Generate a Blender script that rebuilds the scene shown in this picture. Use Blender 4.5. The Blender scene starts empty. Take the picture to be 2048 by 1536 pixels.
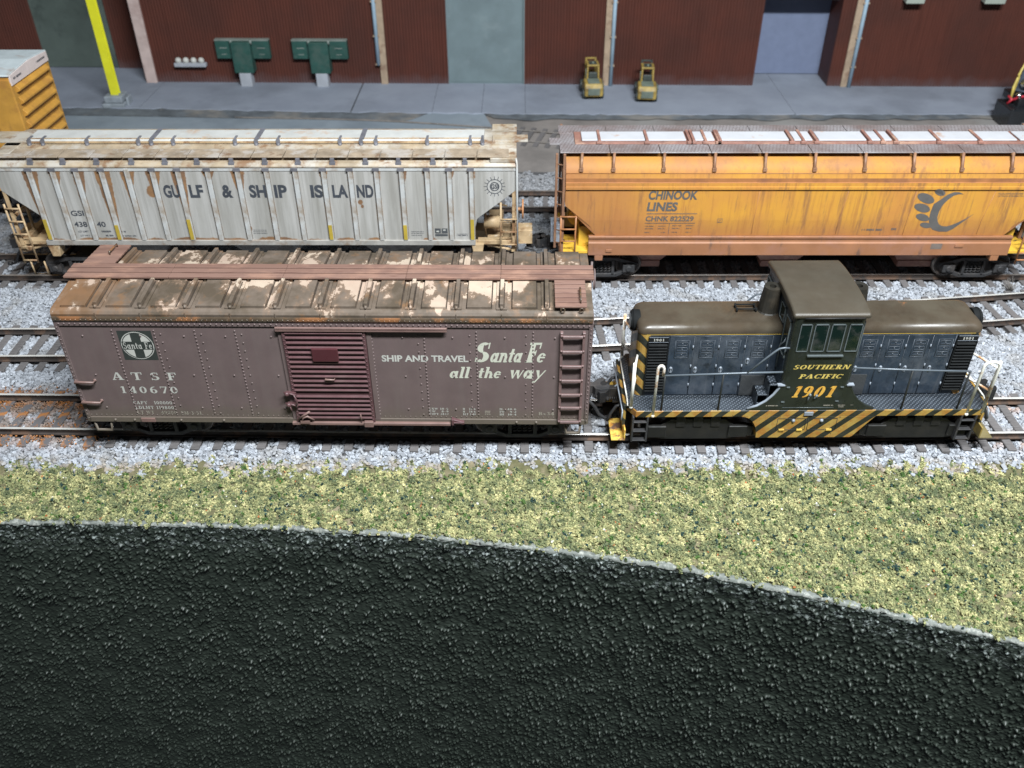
import bpy, math, random
import numpy as np
from mathutils import Matrix, Vector
random.seed(7); RNG = np.random.default_rng(11)
PI = math.pi
SC = bpy.context.scene
COL = SC.collection

# ------------------------------------------------------------------ camera
CAMLOC = (1.01607, -19.43164, 15.32840)
_r = Vector((0.9999661, 0.0074041, -0.0036104)); _d = Vector((0.0014885, -0.5934915, -0.8048389)); _w = Vector((-0.0081018, 0.8048062, -0.5934824))
FPX = 1794.98
cd = bpy.data.cameras.new('camera'); cam = bpy.data.objects.new('camera', cd); COL.objects.link(cam)
m3 = Matrix((( _r.x, -_d.x, -_w.x), (_r.y, -_d.y, -_w.y), (_r.z, -_d.z, -_w.z)))
cam.matrix_world = Matrix.Translation(CAMLOC) @ m3.to_4x4()
cd.sensor_width = 36; cd.lens = 36*FPX/2048; cd.clip_start = 0.1; cd.clip_end = 400
cd.dof.use_dof = True; cd.dof.focus_distance = 23.5; cd.dof.aperture_fstop = 0.30
SC.camera = cam
# ------------------------------------------------------------------ world + lamps
wd = bpy.data.worlds.new('World'); SC.world = wd; wd.use_nodes = True
bg = wd.node_tree.nodes['Background']; bg.inputs[0].default_value = (0.80, 0.90, 1.0, 1); bg.inputs[1].default_value = 0.07
def area(name, loc, target, sx, sy, power, col):
    l = bpy.data.lights.new(name, 'AREA'); l.shape = 'RECTANGLE'; l.size = sx; l.size_y = sy; l.energy = power; l.color = col
    o = bpy.data.objects.new(name, l); COL.objects.link(o); o.location = loc
    o.rotation_euler = (Vector(target)-Vector(loc)).to_track_quat('-Z', 'Y').to_euler(); return o
area('ceiling_lamp', (11, -19, 40), (6, 6, 0), 22, 2.2, 54000, (0.93, 0.975, 1.0))
SC.view_settings.view_transform = 'Standard'; SC.view_settings.look = 'None'; SC.view_settings.gamma = 1; SC.view_settings.exposure = 0.0
SC.view_settings.use_curve_mapping = False
SC.cycles.max_bounces = 5; SC.cycles.diffuse_bounces = 3; SC.cycles.glossy_bounces = 3

# ------------------------------------------------------------------ materials
class NT:
    def __init__(s, name):
        s.m = bpy.data.materials.new(name); s.m.use_nodes = True; s.t = s.m.node_tree; s.b = s.t.nodes['Principled BSDF']
        s.co = s.n('ShaderNodeTexCoord').outputs['Object']
    def n(s, t, **k):
        x = s.t.nodes.new(t)
        for a, v in k.items(): setattr(x, a, v)
        return x
    def l(s, a, b): s.t.links.new(a, b)
    def setin(s, sock, v):
        if hasattr(v, 'is_linked') or hasattr(v, 'links'): s.l(v, sock)
        else: sock.default_value = v
    def noise(s, scale=1, mapping=(1, 1, 1), detail=4, rough=.6, off=0):
        mp = s.n('ShaderNodeMapping'); mp.inputs['Scale'].default_value = mapping; mp.inputs['Location'].default_value = (off, off*.7, off*1.3); s.l(s.co, mp.inputs[0])
        x = s.n('ShaderNodeTexNoise'); x.inputs['Scale'].default_value = scale; x.inputs['Detail'].default_value = detail; x.inputs['Roughness'].default_value = rough
        s.l(mp.outputs[0], x.inputs['Vector']); return x.outputs['Fac']
    def ramp(s, f, a, b, lo=0., hi=1.):
        x = s.n('ShaderNodeMapRange'); x.inputs[1].default_value = a; x.inputs[2].default_value = b; x.inputs[3].default_value = lo; x.inputs[4].default_value = hi
        s.l(f, x.inputs[0]); return x.outputs[0]
    def math(s, op, a, b=0.):
        x = s.n('ShaderNodeMath', operation=op); s.setin(x.inputs[0], a); s.setin(x.inputs[1], b); return x.outputs[0]
    def mix(s, f, a, b, mode='MIX'):
        x = s.n('ShaderNodeMix', data_type='RGBA', blend_type=mode); s.setin(x.inputs[0], f)
        for i, v in ((6, a), (7, b)):
            if isinstance(v, tuple): v = (*v[:3], 1)
            s.setin(x.inputs[i], v)
        return x.outputs[2]
    def xyz(s):
        x = s.n('ShaderNodeSeparateXYZ'); s.l(s.co, x.inputs[0]); return x.outputs
    def attr(s, name, out='Fac'):
        x = s.n('ShaderNodeAttribute', attribute_name=name); return x.outputs[out]
    def island(s):
        return s.n('ShaderNodeNewGeometry').outputs['Random Per Island']
    def bump(s, f, strength=.3, dist=.02):
        x = s.n('ShaderNodeBump'); x.inputs['Strength'].default_value = strength; x.inputs['Distance'].default_value = dist
        s.l(f, x.inputs['Height']); s.l(x.outputs[0], s.b.inputs['Normal'])
    def out(s, c=None, rough=.6, metal=0., spec=.5):
        if c is not None: s.setin(s.b.inputs['Base Color'], (*c[:3], 1) if isinstance(c, tuple) else c)
        s.setin(s.b.inputs['Roughness'], rough); s.setin(s.b.inputs['Metallic'], metal); s.b.inputs['Specular IOR Level'].default_value = spec
        return s.m

def mk(name, col, rough=.55, metal=0., spec=.5, var=.25, vs=2.0, dirt=None, ds=1.5, dthr=(.5, .62), damt=.8, streak=None, smap=(6, 6, .5), sthr=(.52, .7), samt=.6, dirt2=None, d2s=3, d2thr=(.58, .66), bump=0., bs=30, bd=.01):
    s = NT(name); v = s.ramp(s.noise(vs, detail=6), .3, .7, 1-var, 1+var)
    c = s.mix(1.0, col, v, 'MULTIPLY')
    if streak: c = s.mix(s.math('MULTIPLY', s.ramp(s.noise(1, smap, 5, .65, 3.1), *sthr), samt), c, streak)
    if dirt: c = s.mix(s.math('MULTIPLY', s.ramp(s.noise(ds, detail=7, rough=.68, off=7.7), *dthr), damt), c, dirt)
    if dirt2: c = s.mix(s.ramp(s.noise(d2s, detail=8, rough=.7, off=17.7), *d2thr), c, dirt2)
    if bump: s.bump(s.noise(bs, detail=5), bump, bd)
    r = s.ramp(s.noise(vs*2.3, detail=4, off=5), .3, .7, max(.05, rough-.1), min(1, rough+.1))
    return s.out(c, r, metal, spec)

# ------------------------------------------------------------------ mesh builder
class M:
    def __init__(s): s.v = []; s.f = []; s.mi = []; s.sm = []
    def add(s, vs, fs, mi=0, smooth=False):
        o = len(s.v); s.v.extend(vs)
        for f in fs: s.f.append([i+o for i in f]); s.mi.append(mi); s.sm.append(smooth)
        return s
    def box(s, x0, x1, y0, y1, z0, z1, mi=0):
        vs = [(x, y, z) for x in (x0, x1) for y in (y0, y1) for z in (z0, z1)]
        return s.add(vs, [(0, 1, 3, 2), (4, 6, 7, 5), (0, 4, 5, 1), (2, 3, 7, 6), (0, 2, 6, 4), (1, 5, 7, 3)], mi)
    def prism(s, poly, axis, a, b, mi=0, smooth=False):
        # poly in the two other axes: axis 0 -> (y,z), 1 -> (x,z), 2 -> (x,y)
        def P(u, v, t): return (t, u, v) if axis == 0 else ((u, t, v) if axis == 1 else (u, v, t))
        n = len(poly); ar = sum(poly[i][0]*poly[(i+1) % n][1]-poly[(i+1) % n][0]*poly[i][1] for i in range(n))
        if (ar < 0) != (axis == 1): poly = poly[::-1]
        vs = [P(u, v, a) for u, v in poly]+[P(u, v, b) for u, v in poly]
        if a > b: vs = vs[n:]+vs[:n]
        s.add(vs, [tuple(range(n))[::-1], tuple(range(n, 2*n))], mi)
        o = len(s.v)-2*n
        for i in range(n):
            j = (i+1) % n; s.f.append([o+i, o+j, o+n+j, o+n+i]); s.mi.append(mi); s.sm.append(smooth)
        return s
    def tube(s, pts, r, n=8, mi=0, closed=False, smooth=True):
        pts = [Vector(p) for p in pts]; k = len(pts); rs = r if isinstance(r, (list, tuple)) else [r]*k
        vs = []; up = None
        for i, p in enumerate(pts):
            if closed: t = (pts[(i+1) % k]-pts[i-1]).normalized()
            else:
                t = (pts[min(i+1, k-1)]-pts[max(i-1, 0)]).normalized()
            if up is None:
                a = Vector((0, 0, 1)) if abs(t.z) < .9 else Vector((1, 0, 0)); up = (a-t*a.dot(t)).normalized()
            else: up = (up-t*up.dot(t)).normalized()
            sd = t.cross(up)
            sc = 1.0
            if 0 < i < k-1 and not closed:
                c = (pts[i]-pts[i-1]).normalized().dot(t); sc = 1/max(c, .6)
            for j in range(n):
                a = 2*PI*j/n; q = p+(up*math.cos(a)+sd*math.sin(a))*rs[i]*sc; vs.append(tuple(q))
        fs = []
        for i in range(k if closed else k-1):
            for j in range(n):
                a = i*n+j; b = i*n+(j+1) % n; c = ((i+1) % k)*n+(j+1) % n; d = ((i+1) % k)*n+j; fs.append((a, b, c, d))
        s.add(vs, fs, mi, smooth)
        if not closed: s.add([], [])
        if not closed:
            o = len(s.v)-len(vs); s.f.append([o+j for j in range(n)][::-1]); s.mi.append(mi); s.sm.append(False)
            s.f.append([o+(k-1)*n+j for j in range(n)]); s.mi.append(mi); s.sm.append(False)
        return s
    def rivet(s, p, ax, r=.022, h=.014, mi=0):
        r *= 1.12; h *= 1.45
        # ax: outward axis as (axis index, sign)
        i, sg = ax; u, v = [(1, 2), (0, 2), (0, 1)][i]; vs = []
        for k in range(6):
            q = list(p); q[u] += r*math.cos(k*PI/3); q[v] += r*math.sin(k*PI/3); vs.append(tuple(q))
        for k in range(6):
            q = list(p); q[u] += .6*r*math.cos(k*PI/3); q[v] += .6*r*math.sin(k*PI/3); q[i] += sg*h; vs.append(tuple(q))
        fs = [(k, (k+1) % 6, 6+(k+1) % 6, 6+k) for k in range(6)]+[tuple(range(6, 12))]
        if (i == 1) == (sg > 0): fs = [f[::-1] for f in fs]
        return s.add(vs, fs, mi, True)
    def sphere(s, c, r, n=10, mi=0):
        rx, ry, rz = r if isinstance(r, tuple) else (r, r, r); vs = [(c[0], c[1], c[2]-rz)]; m = n//2
        for i in range(1, m):
            t = PI*i/m-PI/2
            for j in range(n): a = 2*PI*j/n; vs.append((c[0]+rx*math.cos(t)*math.cos(a), c[1]+ry*math.cos(t)*math.sin(a), c[2]+rz*math.sin(t)))
        vs.append((c[0], c[1], c[2]+rz)); L = len(vs)-1; fs = []
        for j in range(n):
            fs.append((0, 1+(j+1) % n, 1+j)); fs.append((L, L-n+j, L-n+(j+1) % n))
            for i in range(m-2): fs.append((1+i*n+j, 1+i*n+(j+1) % n, 1+(i+1)*n+(j+1) % n, 1+(i+1)*n+j))
        return s.add(vs, fs, mi, True)
    def xf(s, mat, frm=0):
        for i in range(frm, len(s.v)): s.v[i] = tuple(mat @ Vector(s.v[i]))
        return s
    def build(s, name, mats, parent=None, bevel=0., seg=2, loc=None):
        me = bpy.data.meshes.new(name); me.from_pydata(s.v, [], s.f)
        mats = mats if isinstance(mats, (list, tuple)) else [mats]
        for m in mats: me.materials.append(m)
        me.polygons.foreach_set('material_index', s.mi); me.polygons.foreach_set('use_smooth', s.sm); me.update()
        o = bpy.data.objects.new(name, me); COL.objects.link(o)
        if parent: o.parent = parent
        if loc: o.location = loc
        if bevel:
            b = o.modifiers.new('bevel', 'BEVEL'); b.width = bevel; b.segments = seg; b.limit_method = 'ANGLE'; b.angle_limit = math.radians(40); b.harden_normals = False
        return o

def tag(o, label=None, cat=None, group=None, kind=None):
    for k, v in (('label', label), ('category', cat), ('group', group), ('kind', kind)):
        if v: o[k] = v
    return o
def thing(name, label, cat, loc=(0, 0, 0), rz=0., group=None):
    o = bpy.data.objects.new(name, None); COL.objects.link(o); o.location = loc; o.rotation_euler = (0, 0, rz); o.empty_display_size = .2
    return tag(o, label, cat, group)
KIDS = {}
def copy_tree(o, parent=None):
    c = o.copy(); COL.objects.link(c)
    if parent: c.parent = parent
    for ch in [x for x in list(COL.objects) if x.parent == o]: copy_tree(ch, c)
    return c
def part_copy(o, parent, loc=None, rz=None):
    c = copy_tree(o, parent)
    if loc is not None: c.location = loc
    if rz is not None: c.rotation_euler = (0, 0, rz)
    return c
def big(name, V, F, mats, cols=None, smooth=False, parent=None):
    # large numpy mesh, F (n,k)
    me = bpy.data.meshes.new(name); n, k = F.shape
    me.vertices.add(len(V)); me.vertices.foreach_set('co', np.ascontiguousarray(V, np.float32).ravel())
    me.loops.add(n*k); me.loops.foreach_set('vertex_index', np.ascontiguousarray(F, np.int32).ravel())
    me.polygons.add(n); me.polygons.foreach_set('loop_start', np.arange(0, n*k, k, dtype=np.int32)); me.polygons.foreach_set('loop_total', np.full(n, k, np.int32))
    for m in (mats if isinstance(mats, (list, tuple)) else [mats]): me.materials.append(m)
    if cols is not None:
        a = me.color_attributes.new('tint', 'FLOAT_COLOR', 'POINT'); c4 = np.ones((len(V), 4), np.float32); c4[:, :3] = cols; a.data.foreach_set('color', c4.ravel())
    me.update(calc_edges=True); me.polygons.foreach_set('use_smooth', np.full(n, smooth))
    o = bpy.data.objects.new(name, me); COL.objects.link(o)
    if parent: o.parent = parent
    return o

# ------------------------------------------------------------------ lettering
def _rect(x0, y0, x1, y1): return [(x0, y0), (x1, y0), (x1, y1), (x0, y1)]
def _ring(cx, cy, rx, ry, a0, a1, T, t, n=16):
    o = []; tt = lambda a: (math.cos(math.radians(a)), math.sin(math.radians(a)))
    for i in range(n):
        c0, s0 = tt(a0+(a1-a0)*i/n); c1, s1 = tt(a0+(a1-a0)*(i+1)/n); ix, iy = max(rx-T, .02), max(ry-t, .02)
        o.append([(cx+rx*c0, cy+ry*s0), (cx+rx*c1, cy+ry*s1), (cx+ix*c1, cy+iy*s1), (cx+ix*c0, cy+iy*s0)])
    return o
def glyph(c, T=.19, t=.085, s=.09):
    R = _rect; E = lambda *a: _ring(*a, T, t)
    def st(x, y0=0, y1=1, bot=True, top=True, w=T):
        o = [R(x, y0+(t if bot else 0), x+w, y1-(t if top else 0))]
        if bot: o.append(R(x-s, y0, x+w+s, y0+t))
        if top: o.append(R(x-s, y1-t, x+w+s, y1))
        return o
    k = s+.02; tn = t*1.25
    g = {
     'A': lambda: ([[(.07, t), (.07+tn, t), (.47, 1), (.38, 1)], [(.62-T*.2, t), (.62+T, t), (.56, 1), (.37, 1)], R(.2, .3, .62, .3+t), R(0, 0, .3, t), R(.48, 0, .92, t)], .94),
     'B': lambda: (st(k)+[R(k+T, 1-t, .45, 1), R(k+T, .48, .45, .48+t), R(k+T, 0, .45, t)]+E(.45, .75, .27, .25, -90, 90)+E(.45, .27, .32, .27, -90, 90), .82),
     'C': lambda: (E(.45, .5, .43, .5, 42, 318)+[R(.74, .66, .8, .99), R(.74, .02, .78, .2)], .86),
     'D': lambda: (st(k)+[R(k+T, 1-t, .42, 1), R(k+T, 0, .42, t)]+E(.42, .5, .44, .5, -90, 90), .92),
     'E': lambda: (st(k)+[R(k+T, 1-t, .7, 1), R(.63, .74, .7, 1-t), R(k+T, .46, .5, .46+t), R(k+T, 0, .73, t), R(.66, t, .73, .27)], .8),
     'F': lambda: (st(k)+[R(k+T, 1-t, .7, 1), R(.63, .7, .7, 1-t), R(k+T, .45, .52, .45+t), R(.46, .36, .52, .62)], .75),
     'H': lambda: (st(k)+st(.63)+[R(k+T, .46, .63, .46+t)], .97),
     'I': lambda: (st(k), .42),
     'L': lambda: (st(k)+[R(k+T, 0, .7, t), R(.63, t, .7, .32)], .77),
     'M': lambda: (st(.09, w=t*1.2)+st(.82)+[[(.12, 1), (.12+T, 1), (.58, .05), (.5, .05)], [(.5, .05), (.58, .05), (.9, 1), (.82, 1)]], 1.14),
     'N': lambda: (st(.1, w=t*1.3)+st(.72, bot=False, w=t*1.3)+[[(.1, 1), (.1+T*1.1, 1), (.83, 0), (.83-T*.9, 0)]], .98),
     'O': lambda: (E(.46, .5, .44, .5, 0, 360), .92),
     'P': lambda: (st(k)+[R(k+T, 1-t, .42, 1), R(k+T, .43, .42, .43+t)]+E(.42, .715, .32, .285, -90, 90), .78),
     'R': lambda: (st(k)+[R(k+T, 1-t, .42, 1), R(k+T, .46, .42, .46+t)]+E(.42, .73, .3, .27, -90, 90)+[[(.36, .47), (.36+T, .47), (.82, 0), (.82-T*1.1, 0)], R(.78, 0, .9, t)], .9),
     'S': lambda: (E(.36, .74, .3, .26, 45, 270)+E(.36, .27, .33, .27, -135, 90)+[R(.56, .68, .62, .99), R(.08, .02, .17, .24)], .74),
     'T': lambda: (st(.34, top=False)+[R(.02, 1-t, .85, 1), R(.02, .7, .08, 1-t), R(.79, .7, .85, 1-t)], .88),
     'U': lambda: (st(k, .35, 1, bot=False)+st(.7, .35, 1, bot=False, w=t*1.2)+E(.45, .36, .34, .36, 180, 360), .94),
     'W': lambda: ([[(.04, 1), (.04+T, 1), (.4, 0), (.32, 0)], [(.32, 0), (.4, 0), (.6, 1), (.52, 1)], [(.48, 1), (.48+T, 1), (.84, 0), (.76, 0)], [(.76, 0), (.84, 0), (1.1, 1), (1.03, 1)], R(0, 1-t, .3, 1), R(.95, 1-t, 1.15, 1)], 1.15),
     'X': lambda: ([[(.08, 1), (.08+T*1.1, 1), (.8, 0), (.8-T*1.1, 0)], [(.08, 0), (.17, 0), (.78, 1), (.69, 1)], R(0, 1-t, .36, 1), R(.5, 1-t, .86, 1), R(0, 0, .3, t), R(.5, 0, .88, t)], .9),
     'Y': lambda: (st(.36, 0, .5, top=False)+[[(.06, 1), (.06+T, 1), (.55, .46), (.38, .46)], [(.42, .46), (.52, .46), (.84, 1), (.75, 1)], R(0, 1-t, .33, 1), R(.62, 1-t, .92, 1)], .92),
     'V': lambda: ([[(.06, 1), (.06+T, 1), (.52, 0), (.42, 0)], [(.42, 0), (.52, 0), (.84, 1), (.75, 1)]], .9),
     '0': lambda: (E(.37, .5, .35, .5, 0, 360), .76), '1': lambda: (st(.22, top=False)+[[(.05, .82), (.22, .86), (.22, 1), (.18, 1)]], .56),
     '2': lambda: (E(.36, .71, .32, .29, -20, 170)+[[(.06, t), (.26, t), (.68, .6), (.5, .6)], R(.06, 0, .68, t*1.5), R(.62, t, .68, .25)], .74),
     '3': lambda: (E(.34, .75, .29, .25, -90, 150)+E(.34, .27, .33, .27, -150, 90), .74),
     '4': lambda: (st(.44, top=False)+[[(.02, .26), (.12, .26), (.63, 1), (.5, 1)], R(.02, .24, .75, .24+t)], .78),
     '5': lambda: ([R(.12, .9, .62, 1.0), R(.12, .5, .2, .9)]+E(.36, .32, .33, .32, -150, 125), .74),
     '6': lambda: (E(.38, .31, .34, .31, 0, 360)+E(.52, .5, .48, .5, 85, 200), .76), '7': lambda: ([R(.04, .9, .7, 1), R(.04, .72, .1, .9), [(.2, 0), (.42, 0), (.7, .9), (.58, .9)]], .72),
     '8': lambda: (E(.37, .75, .29, .25, 0, 360)+E(.37, .27, .34, .27, 0, 360), .76), '9': lambda: (E(.37, .69, .34, .31, 0, 360)+E(.23, .5, .48, .5, -95, 20), .76),
     '-': lambda: ([R(.06, .4, .36, .52)], .44), '.': lambda: ([R(.06, 0, .22, .16)], .3), ' ': lambda: ([], .42),
     'a': lambda: (E(.3, .32, .28, .32, 20, 340)+[R(.44, 0, .44+T, .64), R(.44+T, 0, .44+T+s, t)], .78),
     'n': lambda: ([R(.09, 0, .09+T, .64), R(0, .64-t, .09, .64), R(0, 0, .09, t), R(.5, 0, .5+T, .4), R(.5+T, 0, .5+T+s, t)]+E(.42, .38, .27, .26, 0, 165), .82),
     't': lambda: ([R(.12, .12, .12+T, .9), R(0, .64-t, .5, .64)]+E(.33, .18, .21, .18, 180, 320), .52),
     'e': lambda: (E(.34, .32, .32, .33, 25, 320)+[R(.1, .29, .62, .29+t)], .7), 'l': lambda: ([R(.08, 0, .08+T, 1.02), R(0, 1.02-t, .08, 1.02), R(.08+T, 0, .08+T+s, t)], .42),
     'h': lambda: ([R(.09, 0, .09+T, 1.02), R(0, 1.02-t, .09, 1.02), R(.5, 0, .5+T, .4), R(.5+T, 0, .5+T+s, t)]+E(.42, .38, .27, .26, 0, 165), .82),
     'w': lambda: ([[(.03, .64), (.03+T, .64), (.38, 0), (.3, 0)], [(.3, 0), (.38, 0), (.56, .64), (.48, .64)], [(.44, .64), (.44+T, .64), (.78, 0), (.7, 0)], [(.7, 0), (.78, 0), (1.0, .64), (.92, .64)]], 1.02),
     'y': lambda: ([[(.03, .64), (.03+T, .64), (.44, 0), (.34, 0)], [(.1, -.3), (.22, -.3), (.76, .64), (.66, .64)], R(.0, -.3, .12, -.18)], .78),
     'x': lambda: ([[(.05, .64), (.05+T, .64), (.66, 0), (.66-T, 0)], [(.05, 0), (.14, 0), (.64, .64), (.55, .64)]], .7),
    }
    return g[c]()
def serif(txt, T=.19, t=.085, gap=.08, xs=None):
    out = []; x = 0
    for ch in txt:
        ps, w = glyph(ch, T, t)
        out += [[(a+x, b) for a, b in p] for p in ps]; x += w+gap
    return out
def fit(polys, x0, y0, x1, y1, shear=0., ymin=None, ymax=None):
    # polys scaled so that their box fills x0..x1 / y0..y1 (shear after scaling keeps the box corners of an upright text)
    xs = [p[0] for q in polys for p in q]; ys = [p[1] for q in polys for p in q]
    a, b = min(xs), max(xs); c, d = (min(ys) if ymin is None else ymin), (max(ys) if ymax is None else ymax)
    W = (x1-x0)-shear*(y1-y0)
    return [[(x0+(x-a)/(b-a)*W+shear*((y-c)/(d-c))*(y1-y0), y0+(y-c)/(d-c)*(y1-y0)) for x, y in q] for q in polys]
_tc = {}
def sans(txt, off=.02):
    if (txt, off) in _tc: return _tc[(txt, off)]
    cu = bpy.data.curves.new('text', 'FONT'); cu.body = txt; cu.offset = off; cu.resolution_u = 4
    ob = bpy.data.objects.new('text', cu); COL.objects.link(ob); bpy.context.view_layer.update()
    e = ob.evaluated_get(bpy.context.evaluated_depsgraph_get()); me = e.to_mesh()
    V = [v.co.xy[:] for v in me.vertices]; P = []
    for f in me.polygons:
        q = [V[i] for i in f.vertices]; ar = sum(q[i][0]*q[(i+1) % len(q)][1]-q[(i+1) % len(q)][0]*q[i][1] for i in range(len(q)))
        P.append(q if ar > 0 else q[::-1])
    e.to_mesh_clear(); bpy.data.objects.remove(ob); bpy.data.curves.remove(cu); _tc[(txt, off)] = P; return P
def dashes(x0, x1, y0, y1, seed):
    r = random.Random(seed); o = []; x = x0; h = y1-y0
    while x < x1-.01:
        w = min(h*r.uniform(.3, .8), x1-x); o.append(_rect(x, y0+(h*.12 if r.random() < .3 else 0), x+w*.75, y1)); x += w
        if r.random() < .2: x += h*.6
    return o
def line(name, mat, par, polys, yp, off=.004):
    m = M(); put(m, polys, yp, 0, off); return m.build(name, mat, par)
def put(mb, polys, yplane, mi=0, off=.004, step=.00025, yfun=None):
    for i, q in enumerate(polys):
        o = off+step*(i % 7)
        mb.add([(x, (yfun(x, z) if yfun else yplane)-o, z) for x, z in q], [tuple(range(len(q)))], mi)
# ================================================================== SETTING
def interp(pts):
    X = np.array([p[0] for p in pts], float); Y = np.array([p[1] for p in pts], float)
    d = np.gradient(Y, X)
    def f(x):
        x = np.asarray(x, float); i = np.clip(np.searchsorted(X, x)-1, 0, len(X)-2); h = X[i+1]-X[i]; t = np.clip((x-X[i])/h, -.5, 1.5)
        return (2*t**3-3*t**2+1)*Y[i]+(t**3-2*t**2+t)*h*d[i]+(-2*t**3+3*t**2)*Y[i+1]+(t**3-t**2)*h*d[i+1]
    return f
edge = interp([(-24, -3.7), (-16, -3.75), (-11.76, -3.78), (-8.04, -3.82), (-4.94, -3.94), (-1.86, -4.17), (.56, -4.48), (4.07, -5.07), (7.34, -5.95), (9.37, -6.57), (11.75, -7.29), (16, -8.7), (24, -12)])
tr1 = interp([(-24, .12), (-14, .09), (-8, .0), (-3, -.07), (2, -.12), (8.4, -.14), (13, -.05), (24, .1)])
tr2 = interp([(-24, 3.5), (-15, 3.51), (-8, 3.6), (-3, 3.77), (3.3, 4.1), (10, 4.82), (16.6, 5.62), (24, 6.6)])
tr3 = interp([(-24, 8.46), (-8, 8.4), (6, 8.46), (13, 8.52), (24, 8.46)])
tr4 = interp([(-30, 13.85), (2, 13.86), (24, 13.86)])
PROJ = (np.array(CAMLOC), np.array(_r), np.array(_d), np.array(_w))
def inview(x, y, z, mg=330):
    P = np.stack([x, y, np.broadcast_to(z, np.shape(x))], -1)-PROJ[0]; zz = P@PROJ[3]
    u = 1024+FPX*(P@PROJ[1])/zz; v = 768+FPX*(P@PROJ[2])/zz
    return (u > -mg-60) & (u < 2108+mg*1.3) & (v > -mg) & (v < 1536+mg)
# smooth random field in numpy
def field(x, y, scale, seed):
    r = np.random.default_rng(seed); o = np.zeros(np.shape(x))
    for k in range(14):
        a = r.uniform(0, 2*PI); f = r.uniform(.6, 1.9)/scale; o += np.sin(2*PI*f*(x*math.cos(a)+y*math.sin(a))+r.uniform(0, 2*PI))
    return o/math.sqrt(7)

def gmat(name, cols, scale, rough=.9, bump=.4, bs=8, bd=.05, extra=None):
    s = NT(name); c = s.mix(s.ramp(s.noise(scale, detail=8, rough=.65), .35, .65), cols[0], cols[1])
    c = s.mix(s.ramp(s.noise(scale*.35, detail=6, off=9), .5, .66), c, cols[2])
    if extra: c = extra(s, c)
    s.bump(s.noise(bs, detail=6, rough=.7), bump, bd); return s.out(c, rough, 0, .3)

m_sub = gmat('gravel_bed', [(.10, .10, .105), (.06, .06, .06), (.12, .11, .10)], 3)
m_dirt = gmat('dirt', [(.25, .225, .21), (.17, .155, .145), (.27, .26, .25)], .6, bs=6, bd=.08)
m_asph = gmat('asphalt', [(.25, .29, .33), (.205, .245, .285), (.16, .19, .22)], .5, rough=.85, bs=5, bd=.02, bump=.25)
m_walk = gmat('concrete', [(.27, .30, .36), (.225, .25, .305), (.18, .20, .24)], .45, rough=.85, bs=4, bd=.02, bump=.2)
m_dark = gmat('dark_asphalt', [(.15, .17, .19), (.08, .09, .10), (.24, .225, .205)], 1.2, rough=.9, bs=6, bd=.05)
m_turf = gmat('turf_soil', [(.15, .135, .075), (.09, .09, .04), (.24, .20, .13)], 5)

def sheet(name, xs, ylo, yhi, z, m, ny=10, zf=None, amp=0.):
    X = np.array(xs); V = []; lo = ylo(X) if callable(ylo) else np.full(len(X), ylo); hi = yhi(X) if callable(yhi) else np.full(len(X), yhi)
    T = np.linspace(0, 1, ny+1); Y = lo[None]+(hi-lo)[None]*T[:, None]; XX = np.broadcast_to(X, Y.shape)
    Z = np.full(Y.shape, z) if zf is None else zf(XX, Y)
    if amp: Z = Z+amp*field(XX, Y, 1.2, 5)
    V = np.stack([XX, Y, Z], -1).reshape(-1, 3); n = len(X); i, j = np.meshgrid(np.arange(ny), np.arange(n-1), indexing='ij'); a = i*n+j
    F = np.stack([a, a+1, a+n+1, a+n], -1).reshape(-1, 4); o = big(name, V, F, m, smooth=True); tag(o, kind='structure'); return o
XS = np.linspace(-30, 36, 133)
gz = lambda x, y: -.30-.17*np.clip((-1.15-y)/.75, 0, 1)-.02*np.clip((-2-y)/3, 0, 1)
sheet('ground', XS, lambda x: edge(np.clip(x, -24, 24))+.0, 17.2, 0, m_sub, 60, zf=lambda x, y: gz(x, y)-.015)
gut = interp([(-40, 24.3), (-21.8, 24.25), (-12.3, 23.8), (-5, 23.3), (-.2, 22.2), (.1, 20.6), (.3, 17.0), (40, 17.0)])
sheet('road', np.linspace(-40, .32, 80), 16.6, gut, -.325, m_asph, 12, amp=.003)
sheet('dirt_ground', np.linspace(-2.5, 40, 90), lambda x: np.maximum(16.3, np.minimum(gut(x), 22.4)), 24.2, -.355, m_dirt, 20, amp=.006)
wl = lambda x: -.0225*np.asarray(x)+28.83
wedge = interp([(-40, 25.4), (-18.3, 25.15), (-8, 24.6), (-3, 24.45), (1.3, 24.3), (8, 24.2), (19, 24.2), (40, 24.0)])
sheet('gutter', np.linspace(-40, 40, 160), lambda x: np.where(x < -.4, gut(np.minimum(x, -.4))-.05, 23.55+.12*field(x, x*0, 2.5, 8)), lambda x: wedge(x)+.3, -.305, m_dark, 6, amp=.003)
# pavement slabs butt against each other with open joints
def slab(x0, x1, i):
    xs = np.linspace(x0, x1, max(6, int((x1-x0)/.35))); lo = wedge(xs)+.05*field(xs, xs*0+i, .8, 3+i); V = []; m = M()
    mid = []
    for k in range(len(xs)-1):
        a, b = xs[k], xs[k+1]; z = -.27
        m.add([(a, lo[k], z), (b, lo[k+1], z), (b, wl(b)+3.2, z+.0), (a, wl(a)+3.2, z)], [(0, 1, 2, 3)]); m.add([(a, lo[k]-.03, -.36), (b, lo[k+1]-.03, -.36), (b, lo[k+1], z), (a, lo[k], z)], [(0, 1, 2, 3)])
    return m
jx = [-40, -18.2, -7.4, -3.35, -.88, 1.3, 14.6, 40]
for i in range(len(jx)-1): tag(slab(jx[i]+(.035 if i == 2 else .008), jx[i+1]-(.035 if i == 1 else .008), i).build('pavement', m_walk), kind='structure')
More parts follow.
